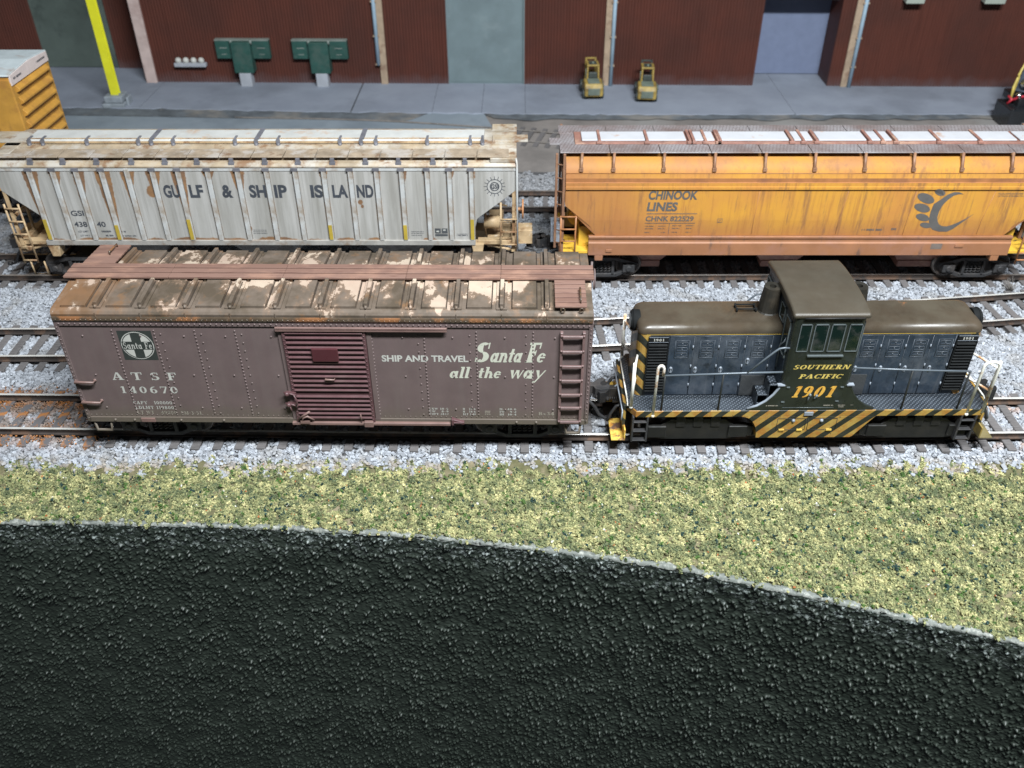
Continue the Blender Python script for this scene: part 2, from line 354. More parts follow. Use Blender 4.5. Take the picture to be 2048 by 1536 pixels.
# ---------------- stones
def scatter(n, x0, x1, y0, y1): return RNG.uniform(x0, x1, n), RNG.uniform(y0, y1, n)
def rot3(n):
    q = RNG.normal(size=(n, 4)); q /= np.linalg.norm(q, axis=1)[:, None]; w, x, y, z = q.T
    return np.stack([1-2*(y*y+z*z), 2*(x*y-z*w), 2*(x*z+y*w), 2*(x*y+z*w), 1-2*(x*x+z*z), 2*(y*z-x*w), 2*(x*z-y*w), 2*(y*z+x*w), 1-2*(x*x+y*y)], -1).reshape(n, 3, 3)
CUBE = np.array([(x, y, z) for x in (-1, 1) for y in (-1, 1) for z in (-1, 1)], float); CUBE /= 1.5
CF = np.array([(0, 1, 3, 2), (4, 6, 7, 5), (0, 4, 5, 1), (2, 3, 7, 6), (0, 2, 6, 4), (1, 5, 7, 3)])
def bits(name, x, y, z, size, cols, mat, jit=.35, flat=.7, base=CUBE, faces=CF):
    n = len(x); nb = len(base)
    L = base[None]*RNG.uniform(.65, 1.3, (n, 1, 3))+RNG.normal(0, jit*.5, (n, nb, 3)); L *= size[:, None, None]
    L = np.einsum('nij,nkj->nki', rot3(n), L); L[:, :, 2] *= flat
    V = (L+np.stack([x, y, z], -1)[:, None]).reshape(-1, 3); F = (np.arange(n)[:, None, None]*nb+faces[None]).reshape(-1, faces.shape[1])
    return big(name, V, F, mat, np.repeat(cols, nb, 0))
SLEEP = .585
def sleepers_x(k): return np.arange(-24, 24, SLEEP)+.11*k
def free(x, y):
    ok = np.ones(len(x), bool)
    for k, t in enumerate((tr1, tr2, tr3, tr4)):
        d = np.abs(y-t(x)); on = d < 1.24; ph = (x-(-24+.11*k)+.14) % SLEEP
        ok &= ~(on & (d < (1.12 if k == 0 else 1.19)) & (ph > .025) & (ph < .255) & (RNG.random(len(x)) < (.93 if k == 0 else .97))); ok &= ~((d > .66) & (d < .86))
    return ok
s = NT('ballast_stone'); c = s.attr('tint', 'Color'); c = s.mix(1.0, c, s.ramp(s.noise(30, detail=3), .3, .7, .85, 1.15), 'MULTIPLY'); m_stone = s.out(c, .8, 0, .35)
x, y = scatter(370000, -21, 24, -2.4, 17.1)
dens = np.where(y > 12.2, .62, np.where(y > 4.5, .8, 1.0)); k = (RNG.random(len(x)) < dens) & inview(x, y, -.2) & free(x, y)
lim = -1.86-.2*field(x, x*0, 3.0, 21)*.5-.13*field(x, y, .5, 31)
k &= (y > lim) & (y < 16.9+.3*field(x, y, 1.5, 9))
x, y = x[k], y[k]; gx_, gy_ = scatter(12000, -15, -9.6, -1.5, 1.6); gk = (np.clip((-9.8-gx_)/1.2, 0, 1)*np.exp(-((np.abs(gy_-tr1(gx_))-.72)/.36)**2)*np.clip(field(gx_, gy_, .6, 43)*.7+.8, 0, 1)*np.where(gy_ > 0, 1, .55) > RNG.random(12000)*.8) & (np.abs(np.abs(gy_-tr1(gx_))-.7525) > .045)
n0 = len(x); x = np.concatenate([x, gx_[gk]]); y = np.concatenate([y, gy_[gk]]); n = len(x); sz = RNG.uniform(.034, .060, n)*np.where(RNG.random(n) < .05, 1.35, 1); sz[n0:] = RNG.uniform(.013, .026, n-n0)
z = gz(x, y)+RNG.uniform(-.01, .055, n)
for k_, t in enumerate((tr1, tr2, tr3, tr4)): z = np.where(np.abs(y-t(x)) < .7, np.minimum(z, -.235+RNG.uniform(0, .04, n)), z)
z[n0:] = -.185+RNG.uniform(-.02, .012, n-n0)
val = RNG.choice([.60, .52, .45, .36, .25], n, p=[.22, .34, .26, .13, .05])*RNG.uniform(.85, 1.12, n)
val = val*.77; cl = np.stack([val*.93, val*.985, val*1.08], -1)
def tintmix(cl, f, col): return cl*(1-f[:, None])+np.array(col)[None]*RNG.uniform(.6, 1.25, (len(cl), 1))*f[:, None]
d1 = np.abs(y-tr1(x)); fl = field(x, y, .7, 41)
rust = np.clip((-9.9-x)/1.2, 0, 1)*np.exp(-((d1-.6)/.5)**2)*np.clip(fl*.7+.85, 0, 1)*np.where(y > tr1(x), 1.0, .7); cl = tintmix(cl, rust*.9, (.40, .165, .05)); cl[n0:] = np.array((.42, .175, .055))*RNG.uniform(.6, 1.2, (n-n0, 1))
mud = np.clip((-8.2-x)/1.5, 0, 1)*np.clip(1.35-d1, 0, 1)*np.clip(field(x, y, .5, 51)+.6, 0, 1); cl = tintmix(cl, np.clip(mud*.75, 0, .85), (.2, .165, .14))
cl = tintmix(cl, np.clip((x-12.5)/2, 0, 1)*np.exp(-((d1-.75)/.35)**2)*np.clip(fl+.4, 0, .8), (.42, .24, .15))
cl = tintmix(cl, .5*np.clip(field(x, y, 1.4, 61)-.6, 0, 1), (.3, .29, .28))
cl = tintmix(cl, np.clip((y-12)/3.5, 0, 1)*.55, (.2, .19, .185))
cl = tintmix(cl, np.clip((-1.35-y)/.5, 0, 1)*np.clip(field(x, y, .6, 71)+.3, 0, .8), (.36, .29, .2))
tag(bits('ballast_gravel', x, y, z, sz, cl, m_stone, .16, .8), kind='stuff', label='loose light grey ballast stones around the tracks', cat='gravel')
# ---------------- ground foam turf
s = NT('turf_foam'); c = s.attr('tint', 'Color'); c = s.mix(1.0, c, s.ramp(s.noise(40, detail=3), .3, .7, .75, 1.25), 'MULTIPLY'); m_foam = s.out(c, .95, 0, .1)
sheet('turf_bank', XS, lambda x: edge(np.clip(x, -24, 24))+.10, lambda x: np.full(len(x), -1.50), 0, m_turf, 30, zf=lambda x, y: gz(x, y)+.004)
x, y = scatter(1000000, -18, 19.5, -10, -1.45); e = edge(x)
k = inview(x, y, -.45, 330) & (y > e+.07+.06*field(x, x*0, .45, 81)+.05*field(x, y, .2, 7)) & (y < -1.80-.10*field(x, x*0, 2.2, 91)-.16*field(x, y, .5, 92))
bald = field(x, y, 1.1, 93)*.6+field(x, y, .4, 94)*.4 > 1.25-.5*np.exp(-((y+2.0)/.35)**2)
k &= ~(bald & (RNG.random(len(x)) < .85)); x, y = x[k], y[k]; n = len(x)
hx = RNG.normal(size=(900, 900)); kx = np.exp(-np.linspace(-2, 2, 5)**2)
for ax in (0, 1): hx = np.apply_along_axis(lambda r: np.convolve(r, kx/np.sqrt((kx**2).sum()), 'same'), ax, hx)
cell = lambda s_, ox: hx[(np.floor((x+20)/s_).astype(int)+ox) % 900, (np.floor((y+12)/s_).astype(int)+ox*3) % 900]
f1 = cell(.04, 0)*.6+cell(.10, 77)*.2+field(x, y, .9, 102)*.4; q = f1*.95+RNG.normal(0, .55, n)
pal = np.array([(.105, .128, .070), (.18, .195, .098), (.265, .275, .135), (.37, .36, .175), (.50, .465, .24)])
idx = np.clip(np.digitize(q, [-.95, -.15, .55, 1.2]), 0, 4); cl = pal[idx]*RNG.uniform(.8, 1.2, (n, 1))
sz = RNG.uniform(.011, .027, n); z = gz(x, y)+RNG.uniform(.0, .05, n)+.03*cell(.06, 300)+.02*cell(.03, 500)
dk = (cell(.035, 211)+.3*field(x, y, 1.2, 113) > 2.15) & (RNG.random(n) < .9); cl[dk] = np.array((.028, .055, .05))*RNG.uniform(.7, 1.5, (dk.sum(), 1)); z[dk] += .03
gr = (cell(.04, 412) > 1.85) & ~dk & (RNG.random(n) < .8); cl[gr] = np.array((.075, .135, .04))*RNG.uniform(.7, 1.4, (gr.sum(), 1)); z[gr] += .03
od = RNG.random(n); cl[od < .004] = (.42, .15, .06); cl[(od > .004) & (od < .006)] = (.75, .73, .68)
tag(bits('turf', x, y, z, sz, cl, m_foam, .75, 1.0), kind='stuff', label='yellow green ground foam turf along the layout edge', cat='grass')
# ---------------- black textured front of the layout + pale plaster lip
s = NT('black_texture_paint'); v = s.noise(1.6, detail=8); c = s.mix(s.ramp(v, .35, .7), (.0195, .0262, .0205), (.032, .041, .033))
wh = s.math('MULTIPLY', s.ramp(s.noise(5.5, (1, 1, 1.6), 8, .8, 3), .535, .575), s.ramp(s.xyz()[2], -1.5, -.6)); c = s.mix(wh, c, (.30, .34, .33))
s.bump(s.noise(28, detail=5, rough=.6), .25, .01); m_black = s.out(c, .43, 0, .4)
nx, nz = 2100, 740; xs = np.linspace(-16, 16.5, nx); zs = np.linspace(-.49, -12.5, nz); ex = edge(xs); dx = np.gradient(ex, xs); nrm = np.stack([dx, -np.ones(nx)], 1); nrm /= np.linalg.norm(nrm, axis=1)[:, None]
H = np.zeros((nz, nx)); step = xs[1]-xs[0]; nb = 72000
bx = RNG.integers(0, nx, nb); bz = RNG.integers(0, nz, nb); br = RNG.uniform(1.15, 2.8, nb); bh = (.10+.95*RNG.uniform(0, 1, nb)**3.0)*.088*br/2.2; bs_ = RNG.uniform(-.9, .5, nb)
for i in range(nb):
    R_ = int(br[i]*2.2)+1; a0, a1 = max(0, bz[i]-R_), min(nz, bz[i]+R_+1); b0, b1 = max(0, bx[i]-R_), min(nx, bx[i]+R_+1)
    zz, xx = np.mgrid[a0:a1, b0:b1]; u = (xx-bx[i])-bs_[i]*(zz-bz[i])*.6; w_ = zz-bz[i]; g = bh[i]*np.exp(-(u*u/1.6+w_*w_)/(br[i]**2)*1.3); H[a0:a1, b0:b1] = np.maximum(H[a0:a1, b0:b1], g)
XX, ZZ = np.meshgrid(xs, zs); H += .003*field(XX*1.0, ZZ, .3, 121)+.0025*field(XX, ZZ, .09, 123)+.012*field(XX, ZZ, 2.2, 122)
H *= np.clip((-.49-ZZ)/.1, .0, 1)
V = np.stack([XX+nrm[None, :, 0]*H, ex[None]+nrm[None, :, 1]*H, ZZ], -1).reshape(-1, 3); i, j = np.meshgrid(np.arange(nz-1), np.arange(nx-1), indexing='ij'); a = i*nx+j
tag(big('fascia_wall', V, np.stack([a, a+nx, a+nx+1, a+1], -1).reshape(-1, 4), m_black, smooth=True), kind='structure')
bxs = np.linspace(-40, 40, 200); be = edge(np.clip(bxs, -24, 24)); V = np.concatenate([np.stack([bxs, be+.03, np.full(200, z_)], -1) for z_ in (-.5, -30.)]); a = np.arange(199)
tag(big('fascia_backing', V, np.stack([a, a+200, a+201, a+1], -1), m_black), kind='structure')
s = NT('plaster'); c = s.mix(s.ramp(s.noise(7, detail=8, rough=.75), .5, .66), (.16, .175, .16), (.42, .43, .39)); s.bump(s.noise(20, detail=6), .6, .02); m_plaster = s.out(c, .75)
px = np.linspace(-15.5, 16, 900); pe = edge(px); rows = []
for a, (off, zz) in enumerate([(-.012, -.53), (-.004, -.475), (.03, -.455), (.07, -.452), (.13, -.478)]):
    nz_ = .022*field(px, px*0+a*3, .5, 131+a)+.012*field(px, px*0, .09, 141+a); rows.append(np.stack([px, pe+off+(nz_ if a > 1 else nz_*.3), np.full(900, zz)+nz_*.4], -1))
V = np.concatenate(rows); i, j = np.meshgrid(np.arange(4), np.arange(899), indexing='ij'); a = i*900+j
tag(big('plaster_edge', V, np.stack([a, a+1, a+901, a+900], -1).reshape(-1, 4), m_plaster, smooth=True), kind='structure')
# ---------------- tracks
m_railside = mk('rail_rust', (.042, .033, .029), .8, var=.4, dirt=(.12, .07, .045), dthr=(.5, .6))
m_railtop = mk('rail_head', (.66, .65, .62), .33, metal=.25, var=.12)
m_raildull = mk('rail_head_dull', (.20, .18, .165), .45, metal=.2, var=.3)
s = NT('sleeper_wood'); o_ = s.n('ShaderNodeObjectInfo').outputs['Random']; c = s.mix(o_, (.075, .07, .07), (.135, .125, .125)); c = s.mix(s.ramp(s.noise(1, (3, 40, 40), 5), .35, .7), c, (.19, .18, .18)); s.bump(s.noise(1, (2, 40, 40)), .5, .01); m_sleep = s.out(c, .85, 0, .2)
s = NT('sleeper_rusty'); c = s.mix(s.ramp(s.noise(3.2, detail=6), .48, .6), (.13, .125, .13), (.36, .16, .06)); m_sleep2 = s.out(c, .85, 0, .2)
def railmesh(t, off, x0, x1, top, name, root, dx=.6):
    xs = np.arange(x0, x1+.01, dx); m = M(); prof = [(-.075, -.18), (.075, -.18), (.07, -.155), (.014, -.145), (.014, -.055), (.037, -.045), (.037, -.006), (.03, 0), (-.03, 0), (-.037, -.006), (-.037, -.045), (-.014, -.055), (-.014, -.145), (-.07, -.155)]
    vs = []; n = len(prof)
    for x_ in xs:
        y0 = float(t(x_))+off
        vs += [(x_, y0+a, b) for a, b in prof]
    m.add(vs, [])
    for i in range(len(xs)-1):
        for j in range(n):
            b = i*n+j; c_ = i*n+(j+1) % n; m.f.append([b, c_, c_+n, b+n]); m.mi.append(1 if j in (6, 7, 8) else 0); m.sm.append(False)
    return m.build(name, [m_railside, top], root)
def tie_mesh():
    m = M(); m.box(-.115, .115, -1.25, 1.25, -.36, -.195); return m
def track(lab, t, k, x0, x1, top, rusty=None):
    root = thing('railway_track', lab, 'railway track', (0, 0, 0), 0, 'tracks on the layout')
    for o in (-.7525, .7525): railmesh(t, o, x0, x1, top, 'rail', root)
    proto = None
    for x_ in sleepers_x(k):
        if not (x0 < x_ < x1): continue
        if not inview(np.array([x_, x_, x_]), np.array([-1.2, 0, 1.2])+float(t(x_)), np.array([-.2]*3), 330).any(): continue
        if proto is None: proto = o = tie_mesh().build('sleeper', m_sleep, root, bevel=.015, seg=1)
        else: o = proto.copy(); COL.objects.link(o)
        o.material_slots[0].link = 'OBJECT'; o.material_slots[0].material = m_sleep2 if (k == 0 and x_ < -10.3) else m_sleep
        o.parent = root; o.location = (x_+random.uniform(-.015, .015), float(t(x_))+random.uniform(-.03, .03), random.uniform(-.008, .004)-(.05 if k == 3 else 0))
        o.rotation_euler = (0, 0, math.atan2(float(t(x_+.3)-t(x_-.3)), .6)+random.uniform(-.02, .02))
    return root
track('front track with dark sleepers, carrying the brown boxcar and the switcher', tr1, 0, -20, 20, m_railtop)
track('empty curving track just behind the brown boxcar and the switcher', tr2, 1, -20, 22, m_railtop)
track('track carrying the two covered hoppers, one white and one orange', tr3, 2, -22, 22, m_raildull)
track('far track under the orange boxcar, seen between the hoppers', tr4, 3, -24, 22, m_raildull)
def spur():
    root = thing('railway_track', 'rails sunk in the grey road in front of the warehouse', 'railway track', group='tracks on the layout')
    t = interp([(-14, 23.9), (-5, 23.25), (.8, 22.15), (2.6, 21.75), (9, 20.0)])
    m = M(); pts = [(x_, float(t(x_)), -.29) for x_ in np.linspace(-13, 4.2, 40)]; m.tube(pts, .045, 6); m.build('rail', m_raildull, root)
    m = M(); pts = [(x_, float(t(x_))-1.3, -.3) for x_ in np.linspace(.2, 4.2, 16)]; m.tube(pts, .045, 6); m.build('rail', m_raildull, root)
    for x_ in np.linspace(.9, 3.6, 6):
        m = M(); m.box(-.11, .11, -1.1, 1.1, -.06, .05); o = m.build('sleeper', m_sleep, root, loc=(x_, float(t(x_))-.7, -.33)); o.rotation_euler = (0, 0, -.25)
spur()
# ================================================================== ROLLING STOCK: shared pieces
m_blk = mk('grimy_black', (.012, .012, .013), .6, var=.4, dirt=(.04, .033, .028), dthr=(.5, .65), damt=.6)
m_truck = mk('truck_grime', (.03, .03, .032), .65, var=.4, dirt=(.07, .06, .055), dthr=(.5, .62), damt=.6)
m_wheel = mk('wheel_steel', (.06, .05, .045), .5, var=.3, dirt=(.12, .08, .06), dthr=(.5, .6), damt=.5)
m_tread = mk('wheel_tread', (.45, .43, .4), .3, .9)
m_hose = mk('air_hose', (.03, .03, .032), .5)
m_brass = mk('bare_brass', (.55, .42, .16), .35, .6)
def wheel_mb():
    m = M(); n = 28
    def ring(r, y): return [(r*math.cos(2*PI*i/n), y, r*math.sin(2*PI*i/n)) for i in range(n)]
    prof = [(.0, -.075), (.1, -.075), (.11, -.05), (.2, -.03), (.31, -.03), (.34, -.068), (.41, -.07), (.42, -.06), (.425, .03), (.46, .045), (.46, .07), (.34, .07), (0, .07)]
    vs = []
    for r, y in prof: vs += ring(max(r, .002), y)
    m.add(vs, [])
    for k in range(len(prof)-1):
        for i in range(n):
            j = (i+1) % n; m.f.append([k*n+i, k*n+j, (k+1)*n+j, (k+1)*n+i]); m.mi.append(1 if k in (6, 7) else 0); m.sm.append(True)
    return m
TRUCK = [None]
def truck(root, x, half=.86):
    if TRUCK[0] is not None:
        return part_copy(TRUCK[0], root, (x, 0, 0))
    m = M()
    for sy in (-1, 1):
        a, b = (sy*.93, sy*1.06) if sy > 0 else (-1.06, -.93)
        out = [(-1.18, .33), (-1.2, .58), (-1.05, .64), (-.62, .62), (-.42, .80), (.42, .80), (.62, .62), (1.05, .64), (1.2, .58), (1.18, .33), (.72, .36), (.45, .12), (-.45, .12), (-.72, .36)]
        # frame as bars so the triangular openings stay open
        def bar(p, q, h):
            dx, dz = q[0]-p[0], q[1]-p[1]; L = math.hypot(dx, dz); nx_, nz_ = -dz/L*h/2, dx/L*h/2
            m.prism([(p[0]+nx_, p[1]+nz_), (p[0]-nx_, p[1]-nz_), (q[0]-nx_, q[1]-nz_), (q[0]+nx_, q[1]+nz_)], 1, a, b)
        bar((-1.16, .56), (-.5, .74), .13); bar((-.52, .76), (.52, .76), .13); bar((.5, .74), (1.16, .56), .13)
        bar((-1.02, .42), (-.42, .14), .12); bar((-.45, .15), (.45, .15), .13); bar((.42, .14), (1.02, .42), .12)
        bar((-.33, .16), (-.33, .74), .1); bar((.33, .16), (.33, .74), .1)
        for sx in (-1, 1):
            m.box(sx*.86-.2, sx*.86+.2, a-.02*(sy > 0)-.07*(sy < 0), b+.07*(sy > 0)+.02*(sy < 0), .3, .58)
            m.tube([(sx*.86, sy*1.1, .44), (sx*.86, sy*1.17, .44)], [.12, .09], 12)
        for q in (-.2, -.07, .07, .2):
            hx = [(q+.05*math.cos(t), sy*1.0+.05*math.sin(t), .24+.38*t/(8*PI)) for t in np.linspace(0, 8*PI, 34)]; m.tube(hx, .02, 5)
    m.box(-.26, .26, -.95, .95, .5, .74)
    tk = m.build('truck', m_truck, root, bevel=.012, seg=1, loc=(x, 0, 0)); TRUCK[0] = tk
    w = None
    for sx in (-.86, .86):
        for sy in (-1, 1):
            o = wheel_mb().build('wheel', [m_wheel, m_tread], tk) if w is None else w.copy()
            if w is None: w = o
            else: COL.objects.link(o)
            o.parent = tk; o.location = (sx, sy*.78, .46); o.rotation_euler = (0, 0, 0 if sy < 0 else PI)
        m = M(); m.tube([(sx, -.72, .46), (sx, .72, .46)], .08, 10); m.build('axle', m_truck, tk)
    return tk
def coupler(root, x, d, z=.92, mat=None, hose=True):
    # d = +1 points to +x
    m = M(); hd = [(0, -.09), (.3, -.09), (.36, -.22), (.5, -.26), (.72, -.2), (.76, -.06), (.68, .0), (.64, -.06), (.55, -.08), (.5, .0), (.52, .1), (.66, .2), (.6, .28), (.44, .24), (.34, .09), (0, .09)]
    m.prism([(x+d*a, b*d) for a, b in hd], 2, z-.17, z+.17); m.box(min(x, x+d*.25), max(x, x+d*.25), -.2, .2, z-.22, z-.16)
    m.tube([(x+d*.4, -.3, z-.05), (x+d*.4, .3, z-.05)], .03, 6)
    sp = [(x+d*.34+.05*math.cos(t), -.22+.0*t, z+.0+.05*math.sin(t)) for t in np.linspace(0, 2*PI, 8)]
    for q in range(7): m.tube([(x+d*(.1+.05*q)+.0*u, -.16+.045*math.cos(u), z-.1+.045*math.sin(u)) for u in np.linspace(0, 2*PI, 9)], .014, 5)
    o = m.build('coupler', mat or m_truck, root, bevel=.018)
    if hose:
        h = M(); yy = -.45*d if d > 0 else -.45
        yy = -.42
        h.tube([(x-d*.05, yy, z-.05), (x+d*.2, yy, z-.1), (x+d*.36, yy-.02, z-.28), (x+d*.46, yy-.02, z-.5), (x+d*.62, yy, z-.66), (x+d*.75, yy, z-.68)], .045, 8)
        h.tube([(x+d*.72, yy, z-.68), (x+d*.84, yy, z-.66)], .065, 8); h.build('air_hose', m_hose, root)
    return o
def bracket_bar(m, x0, x1, y, z, yoff=.09, r=.022, mi=0):
    # grab iron: bar standing off a side that faces -y
    m.tube([(x0, y, z), (x0, y-yoff, z), (x1, y-yoff, z), (x1, y, z)], r, 6, mi); m.rivet((x0, y, z), (1, -1), .045, .02, mi); m.rivet((x1, y, z), (1, -1), .045, .02, mi)

# ================================================================== BROWN BOXCAR
m_bc = mk('boxcar_paint', (.140, .103, .100), .48, var=.10, vs=1.2, spec=.4, dirt=(.14, .105, .085), ds=.8, dthr=(.5, .75), damt=.5, streak=(.16, .12, .10), smap=(7, 7, .35), sthr=(.5, .8), samt=.35)
s = NT('boxcar_side_dust'); zz = s.xyz()[2]; v = s.ramp(s.noise(1.4, detail=6), .3, .7, .9, 1.1); c = s.mix(1., (.140, .103, .100), v, 'MULTIPLY')
c = s.mix(s.math('MULTIPLY', s.ramp(s.noise(1, (5, 5, .4), 6), .45, .75), .4), c, (.165, .135, .125))
dust = s.math('MULTIPLY', s.ramp(s.math('ADD', zz, s.math('MULTIPLY', s.noise(2.0, detail=5), .5)), 1.7, 1.15), .8); c = s.mix(dust, c, (.125, .108, .08)); m_bcs = s.out(c, .5, 0, .35)
m_bdoor = mk('boxcar_door_paint', (.105, .052, .056), .36, var=.15, spec=.5, dirt=(.12, .08, .074), dthr=(.5, .75), damt=.5)
m_plac = mk('door_placard', (.075, .023, .027), .35, var=.08)
m_bgrab = mk('boxcar_grab', (.2, .125, .11), .45, var=.2)
s = NT('boxcar_roof_peeling'); X = s.xyz(); base = s.mix(s.ramp(s.noise(1.3, detail=6), .4, .6), (.088, .068, .049), (.155, .122, .097))
base = s.mix(s.ramp(s.noise(2.1, (1, .8, 1), 6, .6, 4), .56, .70), base, (.19, .11, .06))
base = s.mix(s.ramp(s.math('ADD', X[0], s.math('MULTIPLY', s.noise(1.6, detail=7), 2.2)), -3.6, -4.9, 0, .75), base, (.22, .115, .055))
pz = s.math('MULTIPLY', s.math('ABSOLUTE', s.math('ADD', X[1], 0.)), -.075)
pt = s.math('ADD', s.noise(1.0, (1.25, .9, 1), 9, .66, 9.3), pz); pm = s.ramp(pt, .492, .502); base = s.mix(s.ramp(pt, .43, .50, 0, .8), base, (.215, .145, .10))
cream = s.mix(s.ramp(s.noise(1.1, detail=4, off=2), .4, .65), (.40, .30, .235), (.47, .385, .30)); c = s.mix(pm, base, cream); m_broof = s.out(c, s.ramp(s.noise(3), .3, .7, .24, .5), 0, .5)
m_eave = mk('boxcar_eave', (.085, .062, .042), .26, var=.35, dirt=(.27, .12, .05), ds=1.6, dthr=(.48, .58), damt=.85, dirt2=(.05, .055, .035), d2s=2.3, d2thr=(.6, .68))
s = NT('running_board_wood'); c = s.mix(s.island(), (.175, .10, .078), (.225, .135, .107)); c = s.mix(s.ramp(s.noise(1.2, (1, 2, 1), 7), .5, .7), c, (.32, .185, .135)); c = s.mix(s.ramp(s.noise(1, (1.5, 24, 24), 6), .55, .75), c, (.11, .05, .04)); s.bump(s.noise(1, (2, 40, 40)), .3, .005); m_rboard = s.out(c, .6, 0, .3)
m_bgrab2 = mk('boxcar_ladder', (.165, .105, .10), .45, var=.2)
m_white = mk('lettering_white', (.50, .50, .46), .55, var=.08)
m_cream = mk('lettering_cream', (.54, .55, .46), .55, var=.08)
m_fade = mk('lettering_faded', (.33, .30, .25), .6, var=.2)
m_emb = mk('emblem_black', (.035, .042, .038), .5, var=.15)
bc = thing('boxcar', 'brown boxcar with black cross emblem, ribbed sliding door and peeling roof', 'boxcar', (-3.64, -.05, 0), -.0077)
W = 1.475; L = 6.37
m = M(); m.box(-L, L, -W+.02, W-.02, 1.0, 3.95)
m.box(-L, L, -W-.012, -W+.1, .875, 1.03); m.box(-L, L, W-.1, W+.012, .875, 1.03)
m.box(-L-.0, L+.0, -W-.015, -W+.1, 3.80, 3.925)
for sg in (-1, 1):
    m.box(sg*L-.05, sg*L+.05, -W-.012, -W+.08, .9, 3.95); m.box(sg*L-.05, sg*L+.05, W-.08, W+.012, .9, 3.95)
    for zz_ in np.arange(1.3, 3.9, .36): m.box(min(sg*L, sg*(L+.07)), max(sg*L, sg*(L+.07)), -1.25, 1.25, zz_, zz_+.17)
yv = -W+.02
for x_ in np.arange(-L+.08, L, .13): m.rivet((x_, -W-.015, 3.865), (1, -1), .024, .016)
for x_ in np.arange(-L+.08, L, .13):
    if abs(x_) > 1.15: m.rivet((x_, yv, 1.09), (1, -1), .016, .012)
cols_ = [-5.09, -4.08, -3.93, -3.10, -2.95, -2.13, -1.98, 1.13, 2.24, 2.39, 3.48, 3.64, 4.83, 5.0]
for q, x_ in enumerate(cols_):
    stp = .10 if q in (0, 1, 3, 5, 9, 11, 13, 7) else .24
    for z_ in np.arange(1.16, 3.76, stp): m.rivet((x_, yv, z_), (1, -1), .022, .017)
for x_ in (-5.95, -4.55, -3.5, -2.5, -1.4, 1.75, 2.95, 4.2, 5.4):
    for z_ in (3.5, 2.35, 1.33): m.rivet((x_+.12, yv, z_), (1, -1), .026, .018)
for sg in (-1, 1):
    for z_ in np.arange(1.0, 3.8, .12): m.rivet((sg*(L-.0), -W-.012, z_), (1, -1), .02, .014)
for x_ in (-5.7, -5.2, -4.0, -2.9, 4.6, 5.1): m.rivet((x_, -W-.012, .95), (1, -1), .035, .025)
m.build('body', m_bcs, bc, bevel=.008, seg=1)
m = M(); m.box(-5.02, -4.66, -W-.05, -W-.012, .90, 1.02); m.build('routing_board', m_bgrab, bc, bevel=.008)
m_pline = mk('panel_line_dark', (.035, .026, .02), .6, var=.4, dirt=(.09, .065, .045), dthr=(.5, .65))  # dark strips along the seam ribs and raised panel edges
# roof : sloping sheet, standing seams, rounded eave
zr = lambda y: 4.37-.13*abs(y)/1.4
m = M(); ys = [1.40, 0, -1.40]
prof = [(-1.45, 4.03), (-1.50, 4.06), (-1.51, 4.14), (-1.47, 4.20), (-1.40, 4.24), (0, 4.37), (1.40, 4.24), (1.47, 4.20), (1.51, 4.14), (1.50, 4.06), (1.45, 4.03)]
m.prism(prof, 0, -L-.03, L+.03, 0)
seams = [-6.37+1.035+1.065*i for i in range(11)]
def slope_box(m, x0, x1, y0, y1, h, mi=0, lift=-.01):
    for sg in (-1, 1):
        a, b = sg*y0, sg*y1
        if a > b: a, b = b, a
        v = [(x, y, zr(y)+dz) for x in (x0, x1) for y in (a, b) for dz in (lift, h)]
        m.add(v, [(0, 1, 3, 2), (4, 6, 7, 5), (0, 4, 5, 1), (2, 3, 7, 6), (0, 2, 6, 4), (1, 5, 7, 3)], mi)
for x_ in seams:
    slope_box(m, x_-.045, x_+.045, .36, 1.37, .15); slope_box(m, x_-.13, x_+.13, .0, 1.41, .04); slope_box(m, x_-.075, x_-.045, .36, 1.37, .046, 1); slope_box(m, x_+.045, x_+.07, .36, 1.37, .046, 1)
    m.sphere((x_, -1.38, zr(1.38)+.045), (.05, .06, .05), 8); m.box(x_-.012, x_+.012, -1.522, -1.40, 4.06, 4.19)
for a, b in zip([-L-.05]+seams, seams+[L+.05]):
    if b-a > .6: slope_box(m, a+.25, b-.25, 0, 1.37, .07); slope_box(m, a+.222, a+.252, .3, 1.36, .006, 1); slope_box(m, b-.252, b-.222, .3, 1.36, .006, 1)
m.build('roof', [m_broof, m_pline], bc, bevel=.01)
m = M(); m.prism([(-1.455, 3.92), (-1.50, 3.93), (-1.525, 3.975), (-1.525, 4.03), (-1.51, 4.07), (-1.45, 4.07)], 0, -L-.03, L+.03)
m.box(-L-.02, L+.02, 1.44, 1.5, 3.9, 4.05)
for x_ in np.arange(-L+.06, L, .12): m.rivet((x_, -1.522, 4.0), (1, -1), .02, .013)
m.build('eave_trim', m_eave, bc, bevel=.006, seg=1)
